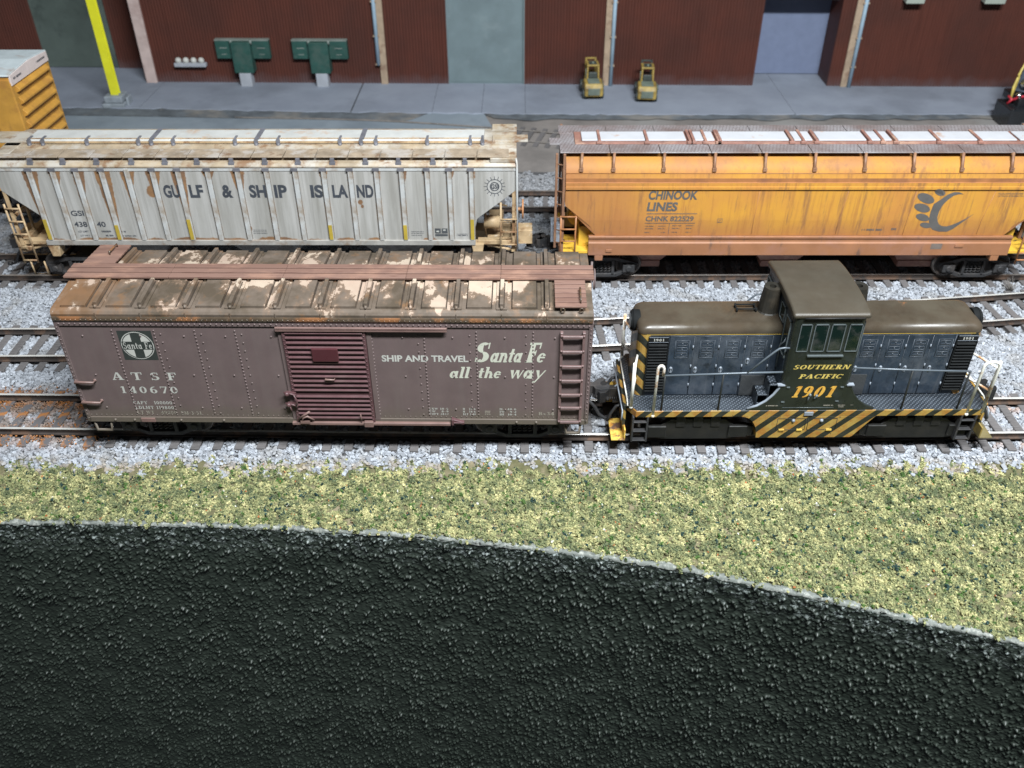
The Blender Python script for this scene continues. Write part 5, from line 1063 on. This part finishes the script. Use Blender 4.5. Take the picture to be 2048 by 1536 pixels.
for sg in (1, -1):
    q = sg*cy; p = [(q-sg*.07, 1.17), (q-sg*.07, 1.60), (q-sg*.02, 1.64), (q-sg*.02, 1.74), (q-sg*.06, 1.77), (q-sg*.06, 1.84), (q+sg*.08, 1.84), (q+sg*.08, 1.17)]; m.prism(p, 0, a, b)
m.build('side_sill', m_osill, ch, bevel=.008, seg=1)
for k_, (xa, za, w_, h_, mt) in enumerate(((3.95, 1.34, .2, .1, m_osill), (15.36, 1.52, .28, .1, m_osill), (14.63, 1.5, .36, .2, None))):
    m = M(); m.box(xa-OC-w_/2, xa-OC+w_/2, cy-.10 if mt else cy-.074, cy-.07, za-h_/2, za+h_/2); m.build('sill_plate', mt or mk('dark_stencil', (.17, .14, .12), .5), ch, bevel=.01 if mt else 0)
# roof walks, hatches
for sg in (1, -1):
    y0, y1 = sorted((sg*(cy+.30), sg*(cy+.98)))
    for a, b in zip(np.linspace(x0-.2, x1+.2, 11)[:-1], np.linspace(x0-.2, x1+.2, 11)[1:]):
        m = M(); m.box(a+.01, b-.01, y0, y1, 4.53, 4.565); m.build('roof_walk', m_grate, ch, bevel=.006, seg=1)
m = M(); m.box(x0-.15, x0+.5, -.5, .5, 4.52, 4.555); m.box(x0-.5, x0-.12, -.38, .06, 4.50, 4.56); m.build('end_platform', m_grate, ch)
m = M(); m.box(x0+.3, x1-.1, -.5, .5, 4.46, 4.60); m.build('hatch_base', m_obase, ch, bevel=.015)
segs = [(2.99, 3.50), (3.58, 5.0), (5.10, 6.30), (6.58, 6.86), (6.92, 7.2), (7.42, 9.55), (9.72, 9.95), (10.02, 10.3), (10.5, 12.0), (12.15, 12.45), (12.52, 12.8), (13.0, 14.2), (14.3, 15.5), (15.6, 16.75), (16.85, 17.4)]
for a, b in segs:
    m = M(); m.box(a-OC, b-OC, -.36, .36, 4.605, 4.66); m.build('roof_hatch', m_opanel, ch, bevel=.02)
for x_ in (3.54, 5.05, 6.4, 6.52, 6.89, 7.3, 7.36, 9.62, 9.98, 10.4, 12.08, 12.48, 12.9, 14.25, 15.55): m = M(); m.box(x_-OC-.045, x_-OC+.045, -.5, .42, 4.60, 4.70); m.box(x_-OC-.09, x_-OC+.09, -.55, -.46, 4.58, 4.66); m.build('hatch_clamp', m_obase, ch, bevel=.01, seg=1)
for x_ in (2.95, 3.95, 5.51, 7.09, 8.66, 10.2, 11.75, 13.26, 14.76, 16.3):
    m = M(); q = x_-OC; m.tube([(q-.02, cy+.03, 4.10), (q+.02, cy+.31, 4.54)], .05, 6); m.box(q-.07, q+.05, cy+.0, cy+.12, 4.05, 4.16); m.build('walk_bracket', m_obrown, ch)
# end frame / ladder / platform
def oend(sg, xe):
    m = M(); f = lambda d: xe-sg*d
    bx_ = lambda a, b, *r: m.box(min(f(a), f(b)), max(f(a), f(b)), *r)
    bx_(.02, .1, cy-.02, cy+.07, 1.2, 4.62); bx_(.02, .1, cw-.07, cw+.02, 1.2, 4.5); bx_(.25, .33, cy+.2, cy+.3, 1.3, 4.55); bx_(.0, .1, -.6, -.5, 1.3, 4.4); bx_(.0, .08, cy, cw, 2.5, 2.6); bx_(.0, .08, cy, cw, 3.4, 3.48)
    for z_ in np.arange(1.5, 4.5, .45): m.tube([(f(.29), cy+.25, z_), (f(.05), cy+.02, z_+.05)], .025, 5)
    m.build('end_post', m_obrown, ch, bevel=.008, seg=1)
    m = M(); bx2 = lambda a, b, *r: m.box(min(f(a), f(b)), max(f(a), f(b)), *r)
    bx2(-.86, .12, cy+.0, cw, 1.20, 1.30); bx2(-1.0, -.5, cy+.35, cw-.3, 1.3, 2.0); m.build('end_deck', m_oyel, ch, bevel=.01)
    m = M(); bx3 = lambda a, b, *r: m.box(min(f(a), f(b)), max(f(a), f(b)), *r)
    bx3(.1, .16, cy-.0, cw, 1.12, 1.32); m.build('end_sill', m_osill, ch, bevel=.01)
    l0, l1 = sorted((f(.12), f(-.36))); ladder(ch, l0, l1, cy-.05, .85, 2.57, (1.0, 1.25, 1.68, 2.11, 2.55), m_orib, 0, .03)
    m = M(); bx4 = lambda a, b, *r: m.box(min(f(a), f(b)), max(f(a), f(b)), *r); bx4(.12, .42, -.95, -.4, 1.35, 2.0); m.build('brake_box', mk('pale_blue_box', (.35, .40, .47), .5), ch, bevel=.015)
    m = M(); m.tube([(f(-.45), -.4, 2.0), (f(-.45), .4, 2.0)], .3, 14); m.build('air_reservoir', m_oyel, ch)
oend(1, x0); oend(-1, x1)
for cx in (5.2, 9.85, 14.5): chute(cx-OC, 1.3, .6, ch, m_obase, .5, 1.5, cy+.25)
m = M(); m.box(x0-.3, x1+.3, -.3, .3, .9, 1.3); m.build('underframe', m_blk, ch)
for x_ in (3.63, 16.65):
    m = M(); m.prism([(x_-OC-.14, 1.17), (x_-OC+.14, 1.17), (x_-OC+.13, .96), (x_-OC-.13, .96)], 1, cy-.06, cy+.2); m.build('jacking_pad', m_osill, ch, bevel=.02)
truck(ch, 3.85-OC); truck(ch, 16.35-OC); coupler(ch, x0-.25, -1); coupler(ch, x1+.25, 1)
oy = lambda x, z: oside_y(x, z)
P_ = lambda pl: line('lettering', m_otxt, ch, pl, cy)
P_(fit(sans('CHINOOK', .04), 5.09-OC, 3.11, 6.68-OC, 3.425, .09)); P_(fit(sans('LINES', .04), 5.08-OC, 2.71, 6.07-OC, 3.03, .09)); P_([_rect(5.09-OC, 2.615, 6.71-OC, 2.64)]); P_(fit(sans('CHNK 822529', .03), 5.07-OC, 2.36, 6.62-OC, 2.545, .04))
m = M(); yfun = lambda x, z: oside_y(x, z)
pf = lambda pl: put(m, pl, cy, 0, .006, .00025, yfun)
pf([_rect(5.06-OC, 2.285, 6.69-OC, 2.305)])
pf([_rect(5.85-OC, 1.9, 5.865-OC, 2.28)])
for k_, (a, b, c_, d_) in enumerate(((5.08, 5.35, 2.17, 2.2), (5.5, 5.75, 2.17, 2.2), (5.95, 6.25, 2.19, 2.22), (6.4, 6.66, 2.19, 2.22), (5.08, 5.35, 2.08, 2.11), (5.5, 5.75, 2.08, 2.11), (5.95, 6.2, 2.09, 2.12), (6.4, 6.6, 2.09, 2.12), (5.08, 5.25, 1.94, 1.97), (5.6, 5.75, 1.94, 1.97), (5.95, 6.15, 1.95, 1.98), (6.4, 6.6, 1.95, 1.98), (16.1, 16.9, 3.32, 3.34), (16.1, 16.9, 3.27, 3.29), (16.1, 16.95, 3.22, 3.24), (12.1, 12.8, 2.02, 2.09), (13.05, 13.25, 2.04, 2.12))): pf(dashes(a-OC, b-OC, c_, d_, 30+k_))
pf(_ring(7.465-OC, 2.385, .001+.115, .1, 45, 405, .017, .017, 4)); pf(fit(sans('C', .02), 7.43-OC, 2.31, 7.5-OC, 2.4)); m.build('small_data', m_otxt, ch)
m = M()
def oval(cx, cz, a, b, rot): return [(cx-OC+a*math.cos(u)*math.cos(rot)-b*math.sin(u)*math.sin(rot), cz+a*math.cos(u)*math.sin(rot)+b*math.sin(u)*math.cos(rot)) for u in np.linspace(0, 2*PI, 25)[:-1]]
for o_ in ((14.25, 3.37, .19, .105, -.45), (13.87, 3.16, .31, .145, -.42), (13.84, 2.83, .28, .135, -.35), (13.94, 2.5, .24, .115, -.35), (14.12, 2.22, .20, .095, -.25)): pf([oval(*o_)])
outer = [(15.02, 3.30), (14.86, 3.37), (14.70, 3.37), (14.52, 3.29), (14.33, 3.10), (14.17, 2.97), (14.14, 2.70), (14.16, 2.42), (14.24, 2.20), (14.38, 2.06), (14.60, 1.99), (14.86, 1.985), (15.02, 2.08), (15.2, 2.27), (15.36, 2.44), (15.56, 2.64)]
inner = [(15.02, 3.30), (14.86, 3.30), (14.72, 3.25), (14.60, 3.14), (14.5, 3.0), (14.44, 2.86), (14.41, 2.70), (14.41, 2.5), (14.46, 2.36), (14.54, 2.25), (14.65, 2.19), (14.80, 2.18), (14.97, 2.24), (15.14, 2.34), (15.33, 2.46), (15.56, 2.64)]
pf([[(outer[i][0]-OC, outer[i][1]), (inner[i][0]-OC, inner[i][1]), (inner[i+1][0]-OC, inner[i+1][1]), (outer[i+1][0]-OC, outer[i+1][1])][::-1] for i in range(15)]); m.build('paw_emblem', m_otxt, ch)
m = M()
for xa, xb in ((13.53, 13.46), (11.38, 11.28), (8.6, 8.55), (16.0, 15.85)): m.tube([(xa-OC, cy-.0, 3.4), (xb-OC, cy-.0, 2.4), (xb-OC, cy+.03, 1.86)], .008, 4)
m.tube([(x0, cy+.028, 3.985), (x1, cy+.028, 3.985)], .012, 4); m.build('weld_seam', m_orib, ch)
# ================================================================== ORANGE BOXCAR ON THE FAR TRACK
m_ob = mk('far_boxcar_orange', (.52, .27, .05), .5, var=.18, vs=1.2, dirt=(.36, .17, .045), ds=1, dthr=(.5, .65), damt=.7, streak=(.2, .1, .04), smap=(5, 5, .5), sthr=(.6, .75))
m_orf = mk('far_boxcar_roof', (.52, .58, .60), .5, var=.1, dirt=(.40, .33, .29), ds=1.2, dthr=(.55, .7))
m_oband = mk('far_boxcar_band', (.68, .58, .55), .5, var=.1)
ob = thing('boxcar', 'orange boxcar with ribbed end and pale roof behind the white hopper', 'boxcar', (-23.2, 13.86, 0)); ox = -23.2; e = -17.05-ox
m = M(); m.box(-e, e, -1.5, 1.5, 1.0, 5.35); m.box(e-.02, e+.03, -1.53, -1.3, 1.0, 5.1); m.box(e-.02, e+.03, 1.3, 1.53, 1.0, 5.1); m.box(e-.9, e, -1.54, -1.49, 1.0, 5.2)
for x_ in np.arange(-e, e-1, 1.2): m.box(x_, x_+.1, -1.56, -1.49, 1.1, 5.2)
for i in range(9):
    z_ = 1.15+i*.44; m.prism([(e, z_), (e+.16, z_+.08), (e+.16, z_+.15), (e, z_+.30)], 1, -1.28, 1.28)
m.build('body', m_ob, ob, bevel=.015)
m = M(); m.prism([(-1.52, 5.0), (-1.5, 5.35), (0, 5.45), (1.5, 5.35), (1.52, 5.0)], 0, e, e+.07); m.build('end_band', m_oband, ob, bevel=.01)
m = M(); m.prism([(-1.56, 5.33), (-1.53, 5.39), (0, 5.5), (1.53, 5.39), (1.56, 5.33)], 0, -e-.05, e+.05)
m.build('roof', m_orf, ob, bevel=.015)
m = M()
for a, b, q in ((-1.3, -.75, 1), (.6, 1.3, 2)):
    for k_ in range(2): m.add([(e+.074, y, z) for y, z in ((a, 5.2-.1*k_), (b, 5.2-.1*k_), (b, 5.25-.1*k_), (a, 5.25-.1*k_))], [(0, 1, 2, 3)])
for p in dashes(.6, 1.3, 5.1, 5.16, 9): m.add([(e+.077, y, z) for y, z in p], [(0, 1, 2, 3)])
m = M()
for q, (a, b, z_) in enumerate(((-1.32, -.7, 5.16), (.55, 1.3, 5.17))):
    for p in dashes(a, b, z_, z_+.075, 50+q): m.add([(e+.074, y, z) for y, z in p], [(0, 1, 2, 3)])
m.build('lettering', m_gtxt, ob)
truck(ob, -3.8); truck(ob, 3.8); coupler(ob, e-.05, 1)

# ================================================================== WAREHOUSE
WR = -.0225
def wmat(name, col, col2):
    s = NT(name); c = s.mix(s.ramp(s.noise(.35, detail=6), .4, .62), col, col2); c = s.mix(s.math('MULTIPLY', s.ramp(s.noise(1, (5, 5, .25), 6, .65, 3), .5, .7), .5), c, tuple(v*.6 for v in col)); c = s.mix(s.math('MULTIPLY', s.ramp(s.math('ADD', s.xyz()[2], s.math('MULTIPLY', s.noise(1.2, detail=5), 1.0)), .75, .1), .5), c, (.13, .11, .12)); return s.out(c, .6, 0, .3)
m_wall = wmat('corrugated_red', (.098, .031, .021), (.074, .027, .020))
m_rdoor = mk('roller_door_sage', (.16, .21, .225), .6, var=.15, vs=.7, dirt=(.23, .28, .29), ds=.9, dthr=(.55, .7), damt=.6)
m_bdoor2 = mk('roller_door_blue', (.165, .20, .30), .6, var=.08)
m_gdoor = mk('roller_door_green', (.105, .135, .12), .6, var=.25, vs=.5, dirt=(.05, .065, .06), ds=.4, dthr=(.5, .6), damt=.7)
m_pila = mk('pilaster_tan', (.36, .27, .19), .7, var=.2, dirt=(.2, .12, .08), ds=1.5, dthr=(.5, .65))
m_pipe = mk('drainpipe_blue', (.33, .45, .55), .45, var=.12, dirt=(.45, .42, .40), ds=1, dthr=(.58, .7))
m_cpost = mk('corner_board_pink', (.52, .41, .38), .6, var=.15, dirt=(.33, .22, .2), ds=.8, dthr=(.5, .7))
m_nearblack = mk('near_black', (.02, .02, .025), .6)
wh = thing('warehouse', 'long dark red corrugated warehouse with roller doors behind the trains', 'building', (0, 28.83, 0), WR)
ZT = 7.5; ZB = -.34
def corrug(x0, x1, y, z0, z1, name='wall_panel', pitch=.155, mat=None):
    m = M(); n = max(2, int((x1-x0)/pitch)); p = (x1-x0)/n; pts = []
    for i in range(n): a = x0+i*p; pts += [(a, y), (a+p*.25, y-.045), (a+p*.55, y-.045), (a+p*.8, y)]
    pts.append((x1, y)); k = len(pts); m.add([(a, b, z0) for a, b in pts]+[(a, b, z1) for a, b in pts]+[(x0, y+.1, z0), (x1, y+.1, z0), (x0, y+.1, z1), (x1, y+.1, z1)], [(i, i+1, k+i+1, k+i) for i in range(k-1)]+[(2*k+1, 2*k, 2*k+2, 2*k+3), (0, k, 2*k+2, 2*k), (k-1, 2*k+1, 2*k+3, 2*k-1)]); return m.build(name, mat or m_wall, wh)
corrug(-18.6, -2.74, 0, ZB, ZT); corrug(1.22, 13.4, 0, ZB, ZT); corrug(17.3, 44, 0, ZB, ZT); corrug(-45, -25.7, 2.35, ZB, ZT); corrug(-21.6, -18.9, 2.35, ZB, ZT)
corrug(-2.74, 1.22, 0, 5.2, ZT); corrug(13.4, 17.3, 0, 4.9, ZT)
def rdoor(x0, x1, y, z0, z1, mat, name='roller_door'):
    m = M(); n = int((z1-z0)/.09); h = (z1-z0)/n; pr = []
    for i in range(n): a = z0+i*h; pr += [(y, a), (y-.02, a+h*.3), (y-.02, a+h*.8)]
    pr += [(y, z1), (y+.08, z1), (y+.08, z0)]; m.prism(pr, 0, x0, x1); return m.build(name, mat, wh)
rdoor(-2.74, 1.22, .12, -.22, 5.2, m_rdoor); rdoor(13.4, 17.3, 1.95, -.24, 4.9, m_bdoor2); rdoor(-25.7, -21.6, 2.4, -.24, ZT, m_gdoor)
for a, b, c_ in ((13.3, 13.4, 2.0), (17.3, 17.4, 2.0), (-18.9, -18.7, 2.4)): m = M(); m.box(a, b, .1, c_, ZB, ZT); m.build('recess_wall', m_wall, wh)
m = M(); m.box(13.4, 17.3, .6, 1.93, 3.9, 4.9); m.build('shaded_header', m_nearblack, wh)  # shade at the recess top is put into this block's near-black colour
m = M(); m.box(-2.78, -2.72, -.05, .2, ZB, 5.2); m.box(1.2, 1.26, -.05, .2, ZB, 5.2); m.box(-2.74, 1.22, .05, .2, -.30, -.22); m.build('door_frame', m_rdoor, wh)
m = M(); m.box(-19.12, -18.55, -.18, .06, ZB, ZT); m.build('corner_board', m_cpost, wh, bevel=.02)
for x_, sd in ((-6.33, -1), (5.72, 1), (18.28, 1)):
    m = M(); m.box(min(x_-.3*sd, x_+.06*sd), max(x_-.3*sd, x_+.06*sd), -.16, 0, ZB+.02, ZT); o = m.build('pilaster', m_pila, wh, bevel=.015)
    m = M(); z0 = .75 if sd < 0 else -.3; m.tube([(x_+.12*sd, -.2, z0), (x_+.12*sd, -.2, ZT)], .105, 10); p_ = m.build('drainpipe', m_pipe, wh)
    for z_ in (.75, 2.2, 3.9): m = M(); m.box(x_+.12*sd-.15, x_+.12*sd+.15, -.27, 0, z_, z_+.07); m.build('pipe_clamp', m_pila, p_)
m = M(); m.box(-45, 44, .12, 9, ZT-.25, ZT+.15); m.build('roof', m_nearblack, wh)
# wall mounted things
m_green = mk('cabinet_green', (.022, .075, .062), .5, var=.2, dirt=(.06, .10, .085), ds=1.5, dthr=(.5, .65))
m_gtop = mk('cabinet_top', (.20, .23, .21), .6, var=.2)
m_gr = mk('plain_grey', (.36, .38, .42), .6, var=.12)
def wallpt(x, out=0.): return (x, 28.83-out+WR*x, 0)
def cabinet(x0, x1, lab):
    cx = (x0+x1)/2; t = thing('wall_cabinet', lab, 'cabinet', wallpt(cx, .05), WR, 'green cabinets on the warehouse wall'); h = (x1-x0)/2
    for a, b in ((-h, -.5), (.5, h)): m = M(); m.box(a, b, -.32, 0, 1.08, 2.0); m.build('side_box', m_green, t, bevel=.03)
    m = M(); m.box(-h, h, -.34, .0, 2.0, 2.06); m.build('lid', m_gtop, t, bevel=.01)
    m = M(); m.box(-.52, .5, -.62, 0, .42, 1.99); m.build('duct', m_green, t, bevel=.03)
    m = M(); m.box(-.3, .32, -.66, -.15, -.28, .42); m.build('outlet', m_gr, t, bevel=.02)
    for sx in (-1, 1):
        m = M(); m.box(sx*1.0-.2, sx*1.0+.2, -.345, -.32, 1.62, 1.66); m.box(sx*1.0-.15, sx*1.0+.15, -.34, -.32, 1.3, 1.33); m.tube([(sx*.52, -.45, 1.88), (sx*.52, -.45, 2.08)], .07, 8); m.build('vent', m_gtop, t)
cabinet(-14.95, -12.1, 'green T shaped wall cabinet nearer the pink corner board'); cabinet(-10.9, -8.0, 'green T shaped wall cabinet nearer the sage roller door')
t = thing('wall_rack', 'small grey wall rack holding four round knobs beside the pink corner board', 'rack', wallpt(-16.5, .05), WR)
m = M(); m.box(-.85, .85, -.3, 0, .62, .82); m.build('shelf', m_gr, t, bevel=.03)
for k_ in range(4): m = M(); m.sphere((-.62+.41*k_, -.16, .93), .17, 10); m.build('knob', mk('pale_knob', (.5, .5, .47), .5) if k_ == 0 else bpy.data.materials['pale_knob'], t)
for x_, w_, lab in ((20.65, .9, 'pale grey lamp box on the red wall nearer the blue door'), (24.55, 1.0, 'pale grey lamp box on the red wall farther from the blue door')):
    t = thing('wall_lamp', lab, 'lamp', wallpt(x_, .05), WR, 'lamp boxes on the warehouse wall'); m = M(); m.prism([(0, 4.05), (-.55, 4.0), (-.62, 4.7), (0, 4.9)], 0, -w_/2, w_/2); m.build('housing', mk('lamp_box', (.36, .40, .35), .6, var=.1) if w_ < .95 else bpy.data.materials['lamp_box'], t, bevel=.03)
# yellow post
m_py = mk('post_yellow', (.72, .70, .03), .4, var=.12, vs=1.2)
m_conc = mk('footing_grey', (.24, .27, .30), .8, var=.25, bump=.4, bs=6)
t = thing('yellow_post', 'tall bright yellow steel post standing in a grey concrete block', 'post', (-19.45, 25.75, 0), 0)
m = M(); m.box(-.19, .19, -.17, -.12, .2, 9); m.box(-.19, .19, .12, .17, .2, 9); m.box(-.04, .04, -.13, .13, .2, 9); m.build('beam', m_py, t, bevel=.01)
m = M(); m.box(-.62, .5, -.55, .55, -.34, -.1); m.box(-.5, .42, -.45, .45, -.1, .24); m.box(.5, .62, -.2, .4, -.34, .12); m.build('footing', m_conc, t, bevel=.06)
# forklifts
m_fy = mk('forklift_yellow', (.32, .225, .055), .55, var=.35, dirt=(.17, .11, .04), ds=3, dthr=(.5, .62), damt=.8)
m_fd = mk('forklift_dark', (.045, .055, .05), .55, var=.4)
m_fg = mk('forklift_grille', (.14, .17, .14), .6, var=.3)
def forklift(loc, rz, lab, alt):
    t = thing('forklift', lab, 'forklift', loc, rz, 'forklifts by the warehouse')
    m = M(); m.prism([(-.95, .18), (-.97, .62), (-.82, .84), (-.1, .88), (.2, .6), (.9, .52), (.95, .2)], 0, -.47, .47); m.v = [(x, y, z) for x, y, z in m.v]; m.build('body', m_fy, t, bevel=.07, seg=3)
    m = M(); m.box(-.3, .3, -1.0, -.9, .28, .62); m.prism([(-.84, .83), (-.25, .885), (-.25, .91), (-.84, .86)], 0, -.3, .3)
    for q in range(4): m.box(-.28, .28, -1.02, -.95, .31+.08*q, .345+.08*q)
    m.build('grille', m_fg, t, bevel=.01)
    m = M()
    for sx in (-1, 1): m.tube([(sx*.29, -.25, .8), (sx*.27, -.12, 1.5)], .05, 6); m.tube([(sx*.29, .75, .5), (sx*.27, .5, 1.5)], .045, 6)
    m.box(-.32, .32, -.2, .56, 1.49, 1.57); o = m.build('overhead_guard', m_fy, t, bevel=.02)
    m = M(); m.box(-.20, .20, -.1, .45, 1.571, 1.58); m.build('guard_opening', m_fd, o)
    m = M(); m.box(-.26, .26, -.18, .3, .82, .95); m.box(-.22, .22, -.2, -.1, .9, 1.2); m.build('seat', m_fd, t, bevel=.04)
    m = M()
    for sx in (-.24, .24): m.box(sx-.05, sx+.05, .9, 1.02, .1, 1.62)
    m.box(-.28, .28, .92, 1.0, 1.54, 1.62); m.box(-.28, .28, .92, 1.0, .9, 1.0); m.build('mast', m_fd if alt else m_fy, t, bevel=.01)
    for sx in (-.25, .25): m = M(); m.box(sx-.06, sx+.06, 1.02, 1.75, .03, .08); m.box(sx-.06, sx+.06, 1.02, 1.07, .03, .5); m.build('fork', m_fd, t)
    for sx, y_, r_ in ((-.44, -.55, .26), (.44, -.55, .26), (-.46, .62, .3), (.46, .62, .3)): m = M(); m.tube([(sx-.1, y_, r_), (sx+.1, y_, r_)], r_, 14); m.build('wheel', m_fd, t, bevel=.02)
    m = M(); m.tube([(-.36, -.2, .8), (-.36, -.2, 1.4)], .02, 5); m.sphere((0, .0, 1.62), .07, 8); m.tube([(.5, -.3, .5), (.5, .1, .62)], .1, 8); m.build('gas_tank', m_fg, t)
forklift((4.75, 27.1, -.27), .05, 'yellow forklift beside the middle drainpipe, its back turned', False); forklift((7.5, 26.65, -.27), -.06, 'yellow forklift with dark grille standing in the open, away from the drainpipe', True)
# black switch machine with wires at the right edge
m_gb = mk('gloss_black', (.015, .017, .02), .25, var=.3, spec=.6); m_chrome = mk('chrome_screw', (.8, .82, .84), .2, metal=1.); m_rw = mk('red_wire', (.5, .03, .05), .4); m_yw = mk('yellow_wire', (.55, .43, .10), .45); m_sb = mk('slate_blue_plastic', (.10, .125, .16), .35)
t = thing('switch_machine', 'black electric motor unit with red and yellow wires standing on the pavement', 'motor', (24.8, 22.9, -.32))
m = M(); m.box(-.75, 2.6, -.75, .9, 0, .95); m.box(-.3, 2.6, -.3, 1.4, .9, 1.3); m.build('base', m_gb, t, bevel=.06)
m = M(); m.tube([(.45, .7, 1.2), (1.1, 1.4, 3.4)], [.62, .5], 18); m.tube([(1.7, .9, 1.2), (2.0, 1.1, 3.2)], .5, 16); m.build('motor', m_sb, t, bevel=.04)
m = M(); m.tube([(.15, .35, 1.75), (.05, .28, 1.95)], .24, 12); m.tube([(.3, -.2, 1.3), (1.1, -.35, 1.2)], .12, 8); m.tube([(-.3, .0, 1.3), (-.15, .05, 1.42)], .16, 10); m.box(-.1, .3, -.77, -.72, .25, .35); m.build('screw', m_chrome, t)
w_ = lambda pts: [tuple(p) for p in pts]
m = M(); m.tube([(-.55, .1, 1.1), (-.1, -.05, 1.35), (.15, -.3, 1.45), (.3, -.55, 1.2), (.15, -.85, .75), (.4, -.9, .55), (.85, -.85, .8), (1.6, -.8, .95)], .065, 8); m.tube([(-.62, .1, .95), (-.5, .0, 1.2), (-.62, .2, 1.3)], .06, 6); m.build('red_wire', m_rw, t)
m = M(); m.tube([(-.5, .1, 1.1), (-.45, .3, 1.7), (-.2, .55, 2.4), (.15, .85, 3.0), (.75, 1.2, 3.7)], .055, 8); m.tube([(-.45, .2, 1.3), (-.28, .4, 2.1), (-.4, .3, 2.3)], .045, 6); m.build('yellow_wire', m_yw, t)
m = M(); m.tube([(.75, -.86, .3), (.9, -.9, .5)], .05, 6); m.build('terminal', m_brass, t)
# weeds by the tracks
m_weed = mk('dry_weed', (.30, .27, .12), .8, var=.3); m_weedg = mk('green_weed', (.09, .14, .04), .8, var=.3)
def weed(x, y, z, lab, mat, n=22, h=.22, sp=.12):
    r = random.Random(int(x*100)); m = M()
    for k_ in range(n):
        a = r.uniform(0, 2*PI); q = r.uniform(.2, 1)*sp; hh = r.uniform(.4, 1)*h; bx_, by_ = r.uniform(-.05, .05), r.uniform(-.05, .05); m.tube([(bx_, by_, 0), (bx_+q*.5*math.cos(a), by_+q*.5*math.sin(a), hh*.6), (bx_+q*math.cos(a), by_+q*math.sin(a), hh)], [.008, .007, .003], 4)
    o = m.build('weed', mat, None, loc=(x, y, z)); return tag(o, lab, 'weed', 'weeds on the ballast')
weed(17.6, 7.0, -.25, 'grey dry weed tuft beside the orange hopper ladder', mk('grey_weed', (.25, .23, .21), .8, var=.3), 40, .5, .35)
weed(4.6, -1.62, -.36, 'green weed tuft on the ballast below the locomotive radiator louvers next to the footboard', m_weedg, 20, .14, .1); weed(7.1, -1.45, -.33, 'yellow green weed tuft on the ballast under the striped tank', m_weed, 20, .14, .1); weed(-6.2, -1.6, -.36, 'yellow weed tuft at the ballast edge below the boxcar door latch side', m_weed, 18, .14, .1)
